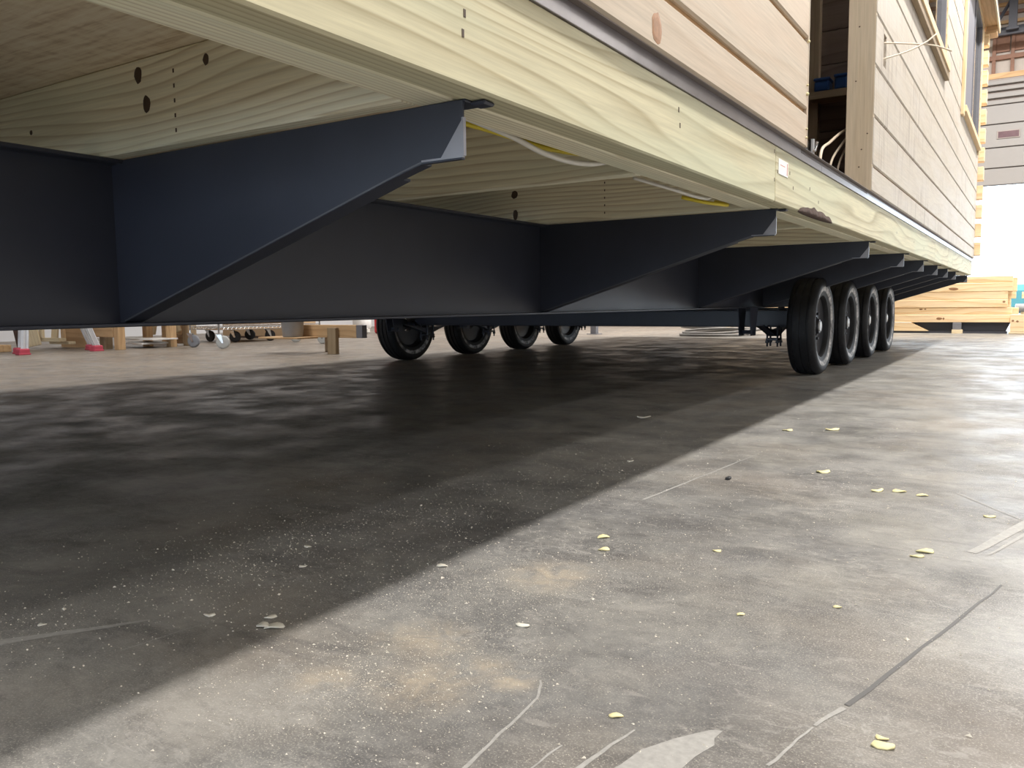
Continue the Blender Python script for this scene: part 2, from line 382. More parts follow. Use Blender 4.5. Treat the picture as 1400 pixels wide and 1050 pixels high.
def knot_disc(name, p, ry, rz, nrm, mat, parent, seed=0):
    """an irregular knot a hair proud of the board; nrm 'y-' or 'x+'"""
    bm = bmesh.new(); rng = random.Random(seed); n = 14; vs = []
    for k in range(n):
        a = 2*PI*k/n; q = rng.uniform(.9, 1.08); vs.append((math.cos(a)*ry*q, math.sin(a)*rz*q))
    top = [bm.verts.new((a*.7, b*.7, 0.0012)) for a, b in vs]; bot = [bm.verts.new((a, b, 0.0003)) for a, b in vs]
    low = [bm.verts.new((a, b, -0.002)) for a, b in vs]
    bm.faces.new(top)
    for k in range(n):
        bm.faces.new((bot[k], bot[(k+1) % n], top[(k+1) % n], top[k])); bm.faces.new((low[k], low[(k+1) % n], bot[(k+1) % n], bot[k]))
    rot = (R(90), 0, 0) if nrm == 'y-' else (R(90), 0, R(90))
    return obj(name, bm, mat, parent, T(*p, *rot))

# ------------------------------------------------------------------ the setting
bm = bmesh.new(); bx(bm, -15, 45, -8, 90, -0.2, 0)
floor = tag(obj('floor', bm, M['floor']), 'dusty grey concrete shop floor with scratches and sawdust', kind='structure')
def wall(name, x0, x1, y0, y1, z0, z1, mat=None, parent=None):
    bm = bmesh.new(); bx(bm, x0, x1, y0, y1, z0, z1)
    return tag(obj(name, bm, mat or M['wall'], parent), kind='structure')
H = 7.2
wall('wall_left', -15.2, -15.0, -8, 18.4, 0, H)
wall('wall_right', 11.0, 11.2, -8, 18.4, 0, H)
bm = bmesh.new()                                      # front wall; unseen doorway added so sky light fills the under-deck shade
bx(bm, -15, -6.6, -8.2, -8, 0, H); bx(bm, 1.4, 11, -8.2, -8, 0, H); bx(bm, -6.6, 1.4, -8.2, -8, 2.5, H)
tag(obj('wall_front', bm, M['wall']), kind='structure')
wall('ceiling', -15.2, 11.2, -8.2, 18.6, H, H+.2, M['ceil'])
bm = bmesh.new()                                      # back wall with the wide door opening
bx(bm, -15, -3.4, 18.2, 18.4, 0, H); bx(bm, 4.4, 11, 18.2, 18.4, 0, H); bx(bm, -3.4, 4.4, 18.2, 18.4, 4.62, H)
back = tag(obj('wall_back', bm, M['insul']), kind='structure')
# timber girts and studs on the back wall above the door
board('door_header', -3.6, 4.6, 18.05, 18.2, 4.62, 4.72, M['bench'], back, 'x')
board('girt', -3.6, 4.6, 18.13, 18.2, 4.98, 5.06, M['redstud'], back, 'x')
for x in (-2.9, -2.2, -1.5, -0.88, -0.58, -0.30, 0.05, 0.7, 1.4, 2.1):
    board('stud', x, x+0.06, 18.14, 18.2, 4.72, 5.42, M['redstud'], back, 'z')
for x in (-0.82, -0.52, -2.1, -1.4):
    board('blocking_panel', x, x+0.22, 18.16, 18.2, 5.12, 5.40, M['redstud'], back, 'x')
board('girt', -14, 10.9, 18.0, 18.2, 5.40, 5.52, M['column'], back, 'x')
for i in range(9):
    board('rafter_tie', -3.0, 3.0, 18.14, 18.2, 5.62+.16*i, 5.68+.16*i, M['redstud'] if i % 2 else M['bench'], back, 'x')
# steel columns and a truss by the back wall
for x in (-6.3, -0.62, 5.2):
    bm = bmesh.new(); bx(bm, x, x+.13, 17.55, 17.75, 5.35, H); bx(bm, x-.03, x+.16, 17.5, 17.8, 5.33, 5.37)
    tag(obj('trim_1', bm, M['column']), kind='structure')
bm = bmesh.new()
bx(bm, -14.9, 10.9, 17.62, 17.70, 5.28, 5.36); bx(bm, -14.9, 10.9, 17.62, 17.70, 6.2, 6.28)
for i in range(26):
    x = -14.9 + i
    tube(bm, [(x, 17.66, 5.34), (x+.5, 17.66, 6.22)], 0.03, 6); tube(bm, [(x+.5, 17.66, 6.22), (x+1, 17.66, 5.34)], 0.03, 6)
tag(obj('trim_2', bm, M['column']), kind='structure')
# sectional roll-up door, raised to 2.67 m
bm = bmesh.new(); bx(bm, -3.5, 4.5, 18.06, 18.12, 2.67, 4.62)
door = tag(obj('door_1', bm, M['ribgrey']), 'pale sectional overhead door, half raised', kind='structure')
zz = [2.67, 2.985, 3.36, 3.79, 4.14, 4.26, 4.39, 4.50, 4.62]
for i in range(8):
    g = 0.012 if i < 4 else 0.04
    bm = bmesh.new(); bx(bm, -3.5, 4.5, 18.0, 18.07, zz[i]+.006, zz[i+1]-g, 0.006)
    obj('door_section', bm, M['doorpanel'], door)
bm = bmesh.new(); bx(bm, -0.74, -0.37, 17.985, 18.01, 3.51, 3.66, 0.004); bx(bm, -0.72, -0.39, 17.98, 17.99, 3.53, 3.64, 0, 1)
obj('door_lite', bm, [M['ribgrey'], M['purple']], door)
bm = bmesh.new()
for x in (-3.6, 4.5): bx(bm, x, x+.1, 17.95, 18.2, 0, 4.7)
tag(obj('trim_3', bm, M['ribgrey']), kind='structure')
# marks of their own on the slab (flush strips): saw joint, drag marks, a wiped patch
def mark(name, pts, w0, w1, mat, z=0.0006):
    bm = bmesh.new(); pts = [Vector((*p, z)) for p in pts]; n = len(pts); L_, R_ = [], []
    rng = random.Random(len(name)+n)
    for i, p in enumerate(pts):
        d = (pts[min(i+1, n-1)]-pts[max(i-1, 0)]).normalized(); s = Vector((-d.y, d.x, 0))
        ww = (w0+(w1-w0)*i/(n-1))*rng.uniform(.75, 1.2)/2
        L_.append(bm.verts.new(p+s*ww)); R_.append(bm.verts.new(p-s*ww))
    for i in range(n-1): bm.faces.new((R_[i], R_[i+1], L_[i+1], L_[i]))
    return obj(name, bm, mat, floor)
def seg(a, b, n=8, j=0.0015, seed=1):
    rng = random.Random(seed)
    return [(a[0]+(b[0]-a[0])*i/n+rng.uniform(-j, j), a[1]+(b[1]-a[1])*i/n+rng.uniform(-j, j)) for i in range(n+1)]
mark('saw_joint', seg((-0.186, 1.10), (-0.03, 1.735), 10), 0.007, 0.004, M['joint'])
mark('joint_patch', [(-.211, 1.025), (-.206, 1.045), (-.199, 1.065), (-.193, 1.08), (-.189, 1.092)], 0.005, 0.009, M['scuff'])
mark('drag_mark', seg((-0.53, 0.70), (-0.545, 0.906), 8), 0.006, 0.004, M['scuff'])
mark('drag_mark', seg((-0.545, 0.906), (-0.568, 0.955), 4), 0.004, 0.003, M['scuff'])
mark('drag_mark', seg((-1.40, 0.585), (-1.255, 0.80), 8), 0.03, 0.008, M['scuff'])
mark('drag_mark', seg((-1.18, 0.70), (-1.16, 0.85), 6), 0.003, 0.002, M['scuff'])
mark('drag_mark', seg((-0.875, 2.02), (-0.80, 2.84), 10), 0.008, 0.003, M['scuff'])
mark('drag_mark', seg((-0.09, 1.93), (0.02, 2.31), 6), 0.02, 0.03, M['scuff'])
mark('drag_mark', seg((-0.06, 1.93), (0.03, 2.24), 6), 0.006, 0.012, M['scuff'])
mark('drag_mark', seg((-0.16, 2.52), (-0.01, 2.29), 6), 0.006, 0.004, M['scuff'])
mark('drag_mark', seg((-0.236, .904), (-0.213, 1.022), 6), 0.005, 0.003, M['scuff'])
mark('drag_mark', seg((-0.424, 0.76), (-0.400, 0.90), 6), 0.009, 0.003, M['scuff'])
mark('drag_mark', seg((-0.47, 0.70), (-0.46, 0.82), 5), 0.003, 0.003, M['scuff'])
bm = bmesh.new()
prism(bm, [(-.40, .76), (-.381, .82), (-.374, .86), (-.351, .902), (-.335, .925), (-.318, .948), (-.305, .953), (-.308, .93), (-.303, .915), (-.314, .879), (-.318, .85), (-.33, .78)], 0.0006, 'z')
obj('wiped_patch', bm, M['scuff'], floor)

# ------------------------------------------------------------------ the trailer chassis
ch = thing('trailer_chassis', 'black steel trailer frame with tapered outriggers and four axles under the wooden cabin', 'trailer', (-3.32, 0, 0))
ZB = 0.859                                           # top of steel, underside of joists
CX = -3.32
def ibeam(xc):
    bm = bmesh.new(); y0, y1 = -0.3, 12.9
    bx(bm, xc-.004, xc+.004, y0, y1, .499, .851); bx(bm, xc-.045, xc+.045, y0, y1, .491, .500, .002); bx(bm, xc-.045, xc+.045, y0, y1, .850, ZB, .002)
    return bm
obj('frame_beam', ibeam(-1.754), M['steel'], ch); obj('frame_beam', ibeam(2*CX+1.754), M['steel'], ch)
OY = [1.085, 2.956, 4.86, 6.277, 7.455, 8.58, 9.62, 10.64, 12.5]
def outrigger_bm():
    bm = bmesh.new()
    xt = -0.783; xb = -1.750; t = 0.004
    prism(bm, [(xb, ZB-.002), (xt, ZB-.002), (xt, .776), (xt-.012, .768), (-.868, .7685), (-.91, .757), (xb, .500)], t, 'y')
    bx(bm, xb, xt+.004, 0.002, .052, ZB-.0045, ZB, 0.0015)            # top flange, turned away
    prism(bm, [(xb, .500), (-.93, .7515), (-.93, .7475), (xb, .496)], .045, 'y', 0.0)
    prism(bm, [(-.93, .7515), (-.90, .760), (-.868, .7685), (-.868, .7645), (-.90, .756), (-.93, .7475)], .026, 'y', 0.0)
    prism(bm, [(-.868, .7685), (xt-.004, .769), (xt-.004, .765), (-.868, .7645)], .010, 'y', 0.0)
    return bm
def tip_bm():
    bm = bmesh.new(); xt = -0.783; xb = -1.750
    prism(bm, [(xb+.02, .5065), (-.91, .7575), (-.868, .769), (-.868, .7662), (-.91, .7547), (xb+.02, .5037)], .0012, 'y', -.0013, 2)
    prism(bm, [(xt-.0015, .826), (xt-.0015, .7695), (xt-.045, .7695)], .0012, 'y', -0.0013)
    bx(bm, xt-.002, xt+.0015, -.0012, .006, .77, .83)
    bx(bm, xt-.085, xt, -.0015, .004, .7675, .7705)
    bx(bm, xt, xt+.03, .018, .05, ZB-.008, ZB-.001, .003, 1)
    return bm
og = op = None
for i, y in enumerate(OY):
    if og is None:
        og = obj('outrigger', outrigger_bm(), M['steel'], ch, T(0, y, 0)); op = obj('end_plate', tip_bm(), [M['steel_edge'], M['steel'], M['steelrub']], og, T(0, y, 0)); op['label'] = 'bare bright end edge'
    else:
        o = copyo(og, T(0, y, 0), ch); copyo(op, T(0, y, 0), o)
# wheels: tyre with tread grooves, dished disc and hub cap
def tyre_bm():
    bm = bmesh.new(); w2, ro = .1, .352
    prof = [(-.06, .215), (-.078, .225), (-.088, .262), (-.097, .295), (-.0985, .315), (-.092, .334), (-.078, .346)]
    for g in (-.048, 0.0, .048):
        prof += [(g-.008, ro-.001), (g-.006, ro-.009), (g+.006, ro-.009), (g+.008, ro-.001)]
    prof += [(.078, .346), (.092, .334), (.0985, .315), (.097, .295), (.088, .262), (.078, .225), (.06, .215)]
    lathe(bm, prof, 72, 'x', closed=True)
    # shoulder sipes
    for f in list(bm.faces):
        pass
    return bm
def disc_bm():
    bm = bmesh.new()
    lathe(bm, [(.082, .262), (.086, .255), (.070, .245), (.052, .235), (.040, .205), (.028, .15), (.030, .10), (.036, .07), (-.02, .07), (-.03, .2), (-.06, .215), (-.075, .25), (-.06, .262)], 48, 'x', closed=True)
    for k in range(5):
        a = 2*PI*k/5; m = T(.036, .095*math.cos(a), .095*math.sin(a))
        bx(bm, -.008, .012, -.01, .01, -.01, .01, .003, 0, m)
    return bm
def hub_bm():
    bm = bmesh.new(); lathe(bm, [(.02, .058), (.05, .056), (.062, .05)], 28, 'x'); lathe(bm, [(.062, .040), (.07, .036), (.072, .0)], 28, 'x', 1); return bm
def hang_bm(s):
    bm = bmesh.new()
    return bm
ty = None
WX = [-1.388, 2*CX+1.388]
WY = [6.26+1.066*k for k in range(4)]
for s, x in ((0, WX[0]), (PI, WX[1])):
    for y in WY:
        m = T(x, y, .352, rz=s)
        if ty is None:
            ty = obj('tire', tyre_bm(), M['rubber'], ch, m, True); dc = obj('wheel_disc', disc_bm(), M['disc'], ty, m, True)
            hb = obj('hub_cap', hub_bm(), [M['disc'], M['hub']], ty, m, True); hb['label'] = 'pale hub cap'
            for o_ in (ty, dc, hb):
                if hasattr(o_.data, 'set_sharp_from_angle'): o_.data.set_sharp_from_angle(angle=R(40))
        else:
            t_ = copyo(ty, m, ch); copyo(dc, m, t_); copyo(hb, m, t_)
ax = None
for y in WY:
    bm = bmesh.new(); L_ = CX-WX[1]-.12
    bx(bm, -L_, L_, -.04, .04, .345, .353, .002); bx(bm, -L_, L_, -.04, .04, .462, .470, .002); bx(bm, -L_, L_, -.005, .005, .35, .465)
    for s in (-1, 1): tube(bm, [(s*(L_-.02), 0, .352), (s*(L_+.09), 0, .352)], .03, 12)
    m = T(CX, y-.11+.11, 0)
    if ax is None:
        ax = obj('axle', bm, M['steel'], ch, m)
    else: bm.free(); copyo(ax, m, ch)
# leaf spring, saddle plate and U-bolts at each wheel; hangers between them
def spring_bm():
    bm = bmesh.new()
    for j in range(4):
        l = .40-.07*j
        pts = [(t*l, .335+.0-.013*j-.05*(1-abs(t)**2)+.04) for t in [k/6-1 for k in range(13)]]
        prism(bm, [(a, b) for a, b in pts]+[(a, b-.011) for a, b in reversed(pts)], .06, 'x', -.03)
    bx(bm, -.045, .045, -.06, .06, .245, .262, .003)
    for a in (-.038, .038):
        for b in (-.045, .045): tube(bm, [(a, b, .20), (a, b, .36)], .0075, 8); lathe_at(bm, a, b)
    return bm
def lathe_at(bm, a, b): bx(bm, a-.012, a+.012, b-.012, b+.012, .226, .244, .003)
def bracket_bm():
    bm = bmesh.new()
    prism(bm, [(-.09, .492), (.09, .492), (.05, .30), (-.05, .30)], .008, 'x', -.045); prism(bm, [(-.09, .492), (.09, .492), (.05, .30), (-.05, .30)], .008, 'x', .037)
    tube(bm, [(-.055, 0, .325), (.055, 0, .325)], .014, 8); return bm
sp0 = br0 = None
for x in (-1.655, 2*CX+1.655):
    for y in WY:
        if sp0 is None: sp0 = obj('leaf_spring', spring_bm(), M['steel'], ch, T(x, y, 0))
        else: copyo(sp0, T(x, y, 0), ch)
    for y in [WY[0]-.533+1.066*k for k in range(5)]:
        if br0 is None: br0 = obj('spring_hanger', bracket_bm(), M['steel'], ch, T(-1.70, y, 0))
        else: copyo(br0, T(x-.045 if x > CX else x+.045, y, 0), ch)

# ------------------------------------------------------------------ the cabin on the frame
cab = thing('cabin', 'pale pine log sided cabin on a treated timber floor deck, under construction on its trailer', 'cabin', (-3.32, 0, ZB))
XR, XS = -0.737, -0.712
ZT = 1.0415                                          # deck frame top
Y0, Y1 = 0.42, 12.52
FX = 2*CX-XR                                         # far side
# outer rim boards, butt-jointed, and the inner rim plies
rims = []
for a, b in ((Y0, 2.765), (2.767, 7.815), (7.817, 9.05), (9.052, 9.562), (9.564, Y1)):
    rims.append(board('rim_board', XR-.062, XR, a, b, ZB, ZT, M['treated'], cab, 'y', .004))
for a, b in ((Y0, 4.2), (4.202, 9.1), (9.102, Y1)):
    board('rim_board', XR-.136, XR-.064, a, b, ZB, ZT-.001, M['joist'], cab, 'y', .004)
board('rim_board', FX, FX+.1, Y0, Y1, ZB, ZT, M['treated'], cab, 'y', .004)
JY = [.422, 1.045, 1.96, 2.915, 3.8, 4.82, 5.5, 6.24, 7.42, 8.54, 9.58, 10.6, 11.6, 12.46]
joists = {}
for y in JY:
    joists[y] = board('joist', FX+.1, XR-.137, y, y+.038, ZB+.0005, ZT-.001, M['joist'], cab, 'x', .003)
# subfloor sheets
for a, b in ((Y0, 2.72), (2.723, 5.16), (5.163, 7.6), (7.603, 10.04), (10.043, Y1)):
    bm = bmesh.new(); bx(bm, -1.2, 1.2, -(b-a)/2, (b-a)/2, -.009, .009)
    for xc in (-2.0, -4.65): obj('subfloor_panel', bm.copy() if xc == -2.0 else bm, M['osb'], cab, T(xc if xc == -2.0 else -4.4, (a+b)/2, ZT+.009))
# knots on the joists that face the camera
for (x, z, a, b, s) in ((-1.574, 1.009, .013, .017, 1), (-1.55, .948, .012, .018, 2), (-1.357, 1.005, .009, .011, 3), (-2.0, .945, .006, .006, 4)):
    knot_disc('knot', (x, 1.045, z), a, b, 'y-', M['knot'], joists[1.045], s)
for (x, z, a, b, s) in ((-1.845, .987, .016, .016, 5), (-1.842, .905, .012, .022, 6)):
    knot_disc('knot', (x, 2.915, z), a, b, 'y-', M['knot'], joists[2.915], s)
for (y, x, z0, z1) in ((1.045, -1.458, .885, 1.0), (2.915, -1.43, .885, 1.0)):
    for k in range(5):
        z = z0+(z1-z0)*k/4; bm = bmesh.new(); bx(bm, x-.0022, x+.0022, y-.0008, y+.002, z-.004, z+.004, .0004); obj('nail_head', bm, M['knot'], joists[y])
# nails / staple holes and the broken bark edge on the rim
for (y, z) in ((1.025, .935), (1.03, .965), (1.901, .99), (1.91, .955), (2.75, 1.02), (2.755, .93), (2.79, .96), (2.95, .975), (3.0, .93), (3.25, .955), (3.4, .92), (5.55, .948), (6.4, .94), (7.0, .93)):
    k = 0 if y < 2.76 else 1
    bm = bmesh.new(); bx(bm, XR-.002, XR+.0008, y-.003, y+.003, z-.006, z+.006, .0005)
    obj('nail_head', bm, M['knot'], rims[k])
bm = bmesh.new()                                      # wane: ragged bark edge along the lower arris
rng = random.Random(3); n = 44; rows = []
for i in range(n+1):
    y = 3.08+(3.66-3.08)*i/n; e = math.sin(PI*i/n)**.4
    row = []
    for j in range(7):
        q = j/6
        nz = noise.noise(Vector((y*30, q*4, 2.3)))
        hgt = .030*e*(1+.35*noise.noise(Vector((y*14, 0, 9))))
        if q < .3: x_, z_ = XR-.02*(1-q/.3)*e+.001, ZB-.0015
        else: x_, z_ = XR+.0015+e*(.003+.006*nz)*math.sin(PI*min(1, (q-.3)/.7+.15)), ZB-.0015+(q-.3)/.7*hgt
        row.append(bm.verts.new((x_, y, z_)))
    rows.append(row)
for i in range(n):
    for j in range(6): bm.faces.new((rows[i][j], rows[i+1][j], rows[i+1][j+1], rows[i][j+1]))
obj('bark_edge', bm, M['bark'], rims[1], None, True)
# paper tag stapled at the joint
bm = bmesh.new(); bx(bm, XR+.0005, XR+.0015, 2.80, 2.92, .955, 1.005); bx(bm, XR+.0012, XR+.0018, 2.905, 2.912, .96, 1.0, 0, 1)
bx(bm, XR+.0012, XR+.0018, 2.82, 2.88, .985, .987, 0, 1)
tg = obj('paper_tag', bm, [M['paper'], M['tagred']], rims[1], T(0, 0, 0)); tg['label'] = 'small white paper tag with red print'
# flashing: bright strip on the rim, dark drip underside
bm = bmesh.new()
for a, b in ((Y0, 3.42), (3.425, Y1)):
    bx(bm, XR-.03, XR+.004, a, b, ZT-.001, 1.0765, .001)
    bx(bm, XR-.002, XR+.020, a, b, 1.0755, 1.0775, .0004, 1)
obj('flashing', bm, [M['galv'], M['galvdark']], cab)
# sheathing behind the siding boards (seen only in the grooves)
WINS = [(5.20, 7.72, 2.40, 3.60), (9.60, 12.18, 2.44, 4.02)]
DOOR = (3.07, 4.45)
SLOT = (4.68, 4.765, 1.735, 1.895)
cuts = WINS + [(DOOR[0], DOOR[1], 0, 3.6), SLOT]
def cells(y0, y1, z0, z1):
    ys = sorted(set([y0, y1]+[v for c in cuts for v in c[:2] if y0 < v < y1])); out = []
    for a, b in zip(ys, ys[1:]):
        m_ = (a+b)/2; iv = [(z0, z1)]
        for c in cuts:
            if c[0] < m_ < c[1]:
                nv = []
                for p, q in iv:
                    if c[2] > p: nv.append((p, min(q, c[2])))
                    if c[3] < q: nv.append((max(p, c[3]), q))
                iv = [t for t in nv if t[1]-t[0] > 1e-4]
        out += [(a, b, p, q) for p, q in iv]
    return out
bm = bmesh.new()
for a, b, p, q in cells(Y0, 12.46, 1.079, 4.02):
    if abs(a-DOOR[1]) < 1e-6: a = 4.49
    bx(bm, XS-.13, XS-.013, a, b, p, q)
obj('wall_sheathing', bm, M['groove'], cab)
zs_ = [1.0785, 1.203] + [1.203+.2425*k for k in range(1, 13)]
def siding(y0, y1, z0, z1, mat, gap):
    lo, hi = (z0+gap/2 if z0 > 1.1 else z0), z1-gap/2
    runs = []                                           # cells that touch belong to one board
    for c in cells(y0, y1, lo, hi):
        for r in runs:
            if any(abs(q[1]-c[0]) < 1e-4 and min(q[3], c[3])-max(q[2], c[2]) > 1e-3 for q in r): r.append(c); break
        else: runs.append([c])
    out = None
    for r in runs:
        ya, yb = min(q[0] for q in r), max(q[1] for q in r); yc, zc = (ya+yb)/2, (z0+z1)/2
        bm = bmesh.new()
        for a, b, p, q in r:
            cb = .006 if abs(p-lo) < 1e-3 else 0.0005; ct = .006 if abs(q-hi) < 1e-3 else .0005
            pts = [(-.022, p-zc), (-cb, p-zc), (0, p+cb-zc), (0, q-ct-zc), (-ct, q-zc), (-.022, q-zc)]
            # local X = along the wall, local Y = -world X (thickness), local Z up
            v = [[bm.verts.new((t, -x_, z_)) for x_, z_ in pts] for t in (a-yc, b-yc)]
            bm.faces.new(v[0]); bm.faces.new(list(reversed(v[1])))
            for i in range(6): bm.faces.new((v[0][i], v[1][i], v[1][(i+1) % 6], v[0][(i+1) % 6]))
        bmesh.ops.recalc_face_normals(bm, faces=bm.faces)
        o = obj('siding_board', bm, mat, cab, T(XS, yc, zc, rz=PI/2)); out = out or o
    return out
sl = {}
for i in range(len(zs_)-1):
    z0, z1 = zs_[i], min(zs_[i+1], 4.02)
    if z1-z0 < .03: continue
    sl[i] = siding(Y0, DOOR[0]-.002, z0, z1, M['siding'], .016)
    siding(DOOR[1]+.002, 12.45, z0, z1, M['siding_worn'], .008)
knot_disc('knot', (XS, 1.705, 1.12), .028, .034, 'x+', M['knotred'], sl[0], 9)['label'] = 'round reddish knot'
# end of the left siding: pale closing strip with beads of foam, and the door jamb
board('corner_strip', XS-.13, XS+.001, 3.071, 3.085, 1.079, 3.6, M['siding'], cab, 'z')
bm = bmesh.new(); rng = random.Random(4)
for z in [1.11+.03*k for k in range(60)]:
    if rng.random() < .55 and (1.1 < z < 1.5 or rng.random() < .2):
        r_ = rng.uniform(.004, .009); bmesh.ops.create_icosphere(bm, subdivisions=1, radius=r_, matrix=Matrix.Translation((XS+.003, 3.062+rng.uniform(-.006, .006), z)))
obj('foam_bead', bm, M['foam'], cab, None, True)
jb = board('door_jamb', XS-.13, XS-.003, 4.45, 4.488, 1.079, 3.6, M['jamb'], cab, 'z', .002)
for (x, z) in ((-.765, 1.285), (-.80, 1.62), (-.775, 1.20), (-.74, 1.36), (-.79, 1.88)):
    knot_disc('knot', (x, 4.45, z), .004, .0035, 'y-', M['knot'], jb, int(z*100))
board('door_threshold', XS-.13, XS-.02, 3.085, 4.45, 1.0615, 1.078, M['galvdark'], cab, 'y')
# interior seen through the doorway
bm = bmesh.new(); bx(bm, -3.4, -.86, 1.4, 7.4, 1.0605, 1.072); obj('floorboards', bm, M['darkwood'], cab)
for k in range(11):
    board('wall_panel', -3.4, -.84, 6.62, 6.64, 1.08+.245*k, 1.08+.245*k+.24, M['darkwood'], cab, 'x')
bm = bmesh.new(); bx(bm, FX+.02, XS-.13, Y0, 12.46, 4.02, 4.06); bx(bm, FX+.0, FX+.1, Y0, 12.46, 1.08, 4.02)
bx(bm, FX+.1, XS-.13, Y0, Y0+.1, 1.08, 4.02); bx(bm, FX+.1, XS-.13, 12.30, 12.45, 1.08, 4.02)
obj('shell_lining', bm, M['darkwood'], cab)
bm = bmesh.new(); prism(bm, [(-.533, 4.10), (CX, 5.3), (2*CX+.533, 4.10), (2*CX+.533, 4.06), (CX, 5.26), (-.533, 4.06)], 12.45, 'y', .2)
obj('roof', bm, M['column'], cab)
# windows
def window(y0, y1, z0, z1, refl_to=None):
    wn = None
    bm = bmesh.new(); t = .05
    bx(bm, XS-.10, XS+.018, y0, y0+t, z0, z1, .002); bx(bm, XS-.10, XS+.018, y1-t, y1, z0, z1, .002)
    bx(bm, XS-.10, XS+.018, y0+t, y1-t, z1-t, z1, .002); bx(bm, XS-.10, XS+.045, y0-.01, y1+.01, z0-.012, z0+.05, .003)
    wn = obj('window', bm, M['fresh'], cab)
    bm = bmesh.new(); f = .045; a, b, p, q = y0+t, y1-t, z0+.05, z1-t
    for yy in (a, b-f): bx(bm, XS-.06, XS+.008, yy, yy+f, p, q, .003)
    bx(bm, XS-.06, XS+.008, a+f, b-f, p, p+f, .003); bx(bm, XS-.06, XS+.008, a+f, b-f, q-f, q, .003)
    mid = (a+b)/2 if refl_to is None else refl_to
    bx(bm, XS-.05, XS+.004, mid-f/2, mid+f/2, p+f, q-f, .003)
    obj('sash', bm, M['wframe'], wn)
    for (aa, bb) in ((a+f, mid-f/2), (mid+f/2, b-f)):
        bm = bmesh.new(); bx(bm, XS-.032, XS-.026, aa, bb, p+f, q-f); obj('pane', bm, M['glass'], wn)
    if refl_to is not None:
        bm = bmesh.new(); bx(bm, XS-.012, XS-.009, a+f, mid-f/2, p+f, q-f); obj('reflection_sheet', bm, M['panerefl'], wn)  # opaque grey sheet, a reflection in the pane put into its colour
    return wn
window(*WINS[0]); window(*WINS[1], refl_to=11.0)
board('window_casing', XS, XS+.028, 9.47, 9.60, 2.38, 4.0, M['fresh'], cab, 'z')
board('window_casing', XS, XS+.02, 12.18, 12.26, 2.38, 4.0, M['palewood'], cab, 'z')
board('window_sill', XS, XS+.035, 5.1, 7.80, 2.335, 2.40, M['stud'], cab, 'y')
# corner of stacked logs at the far end
for k in range(12):
    board('corner_log', -3.2, XS+.068, 12.455, 12.62, 1.115+.2435*k, 1.115+.2435*k+.175, M['fresh'], cab, 'x', .006)
# eave: plywood soffit and pale fascia
bm = bmesh.new(); bx(bm, -1.0/2, 1.0/2, -.1, .1, -.006, .006)
bm.free()
for a, b in ((.22, .7), (.703, 3.1), (3.103, 5.5), (5.503, 7.9), (7.903, 10.3), (10.303, 12.70)):
    board('soffit_panel', XS-.05, -.555, a, b, 4.021, 4.033, M['bench'], cab, 'y', .002)
board('fascia', -.555, -.535, .2, 12.72, 3.985, 4.11, M['palewood'], cab, 'y', .003)
board('eave_return', XS+.03, -.56, 12.45, 12.70, 3.93, 4.02, M['bench'], cab, 'x', .003)

# ------------------------------------------------------------------ loose cables about the cabin
def cable(name, pts, r, mat, label, cat='cable', group=None):
    bm = tube(bmesh.new(), catmull(pts, 7), r, 8)
    return tag(obj(name, bm, mat, None, None, True), label, cat, group)
cable('electrical_cable', [(-.95, 1.2, .90), (-.90, 1.40, .868), (-.895, 1.52, .852), (-.89, 1.64, .848), (-.885, 1.75, .858), (-.90, 1.9, .89)], .006, M['cable'], 'white electrical cable sagging below the floor joists just behind the nearest outrigger')
cable('yellow_cable', [(-1.0, 1.30, .90), (-.95, 1.42, .885), (-.92, 1.55, .872), (-.90, 1.68, .874), (-.93, 1.85, .90)], .006, M['yellow'], 'yellow electrical cable running above the sagging white cable behind the nearest outrigger')
cable('yellow_cable', [(-.98, 2.56, .872), (-.92, 2.60, .856), (-.895, 2.66, .854), (-.89, 2.75, .859), (-.95, 2.80, .88)], .006, M['yellow'], 'short yellow cable loop below the rim beside the second outrigger')
cable('electrical_cable', [(-.96, 2.14, .88), (-.90, 2.28, .859), (-.885, 2.42, .853), (-.88, 2.52, .856), (-.885, 2.60, .878)], .005, M['cable'], 'thin white cable end leading to the short yellow loop by the second outrigger')
cable('wall_wire', [(-.76, 4.735, 1.862), (-.712, 4.74, 1.862), (-.62, 4.92, 1.888), (-.52, 5.05, 1.895), (-.44, 5.12, 1.87)], .0045, M['beigewire'], 'beige wire end arching straight out of the siding slot, upper of the two crossed wires')
cable('wall_wire', [(-.76, 4.735, 1.775), (-.712, 4.74, 1.785), (-.63, 4.88, 1.84), (-.56, 4.98, 1.895), (-.51, 5.06, 1.955)], .0045, M['beigewire'], 'beige wire end rising diagonally out of the siding slot, lower of the two crossed wires')
cable('electrical_cable', [(-.86, 4.74, 1.46), (-.88, 4.55, 1.40), (-.885, 4.3, 1.31), (-.88, 4.1, 1.24), (-.875, 4.04, 1.12)], .007, M['beigewire'], 'white cable draped from the door jamb down to the pipe fittings in the doorway')
cable('electrical_cable', [(-.86, 4.72, 1.43), (-.88, 4.56, 1.34), (-.9, 4.44, 1.25), (-.905, 4.40, 1.17), (-.90, 4.39, 1.085)], .006, M['beigewire'], 'white cable curving down in front of the metal can in the doorway')
cable('electrical_cable', [(-.86, 4.745, 1.41), (-.88, 4.62, 1.31), (-.89, 4.54, 1.22), (-.895, 4.52, 1.09)], .0055, M['beigewire'], 'white cable dropping steeply nearest the door jamb')
def lathe_thing(name, prof, mat, label, cat, loc, n=24):
    bm = lathe(bmesh.new(), prof, n, 'z'); return tag(obj(name, bm, mat, None, T(*loc), True), label, cat)
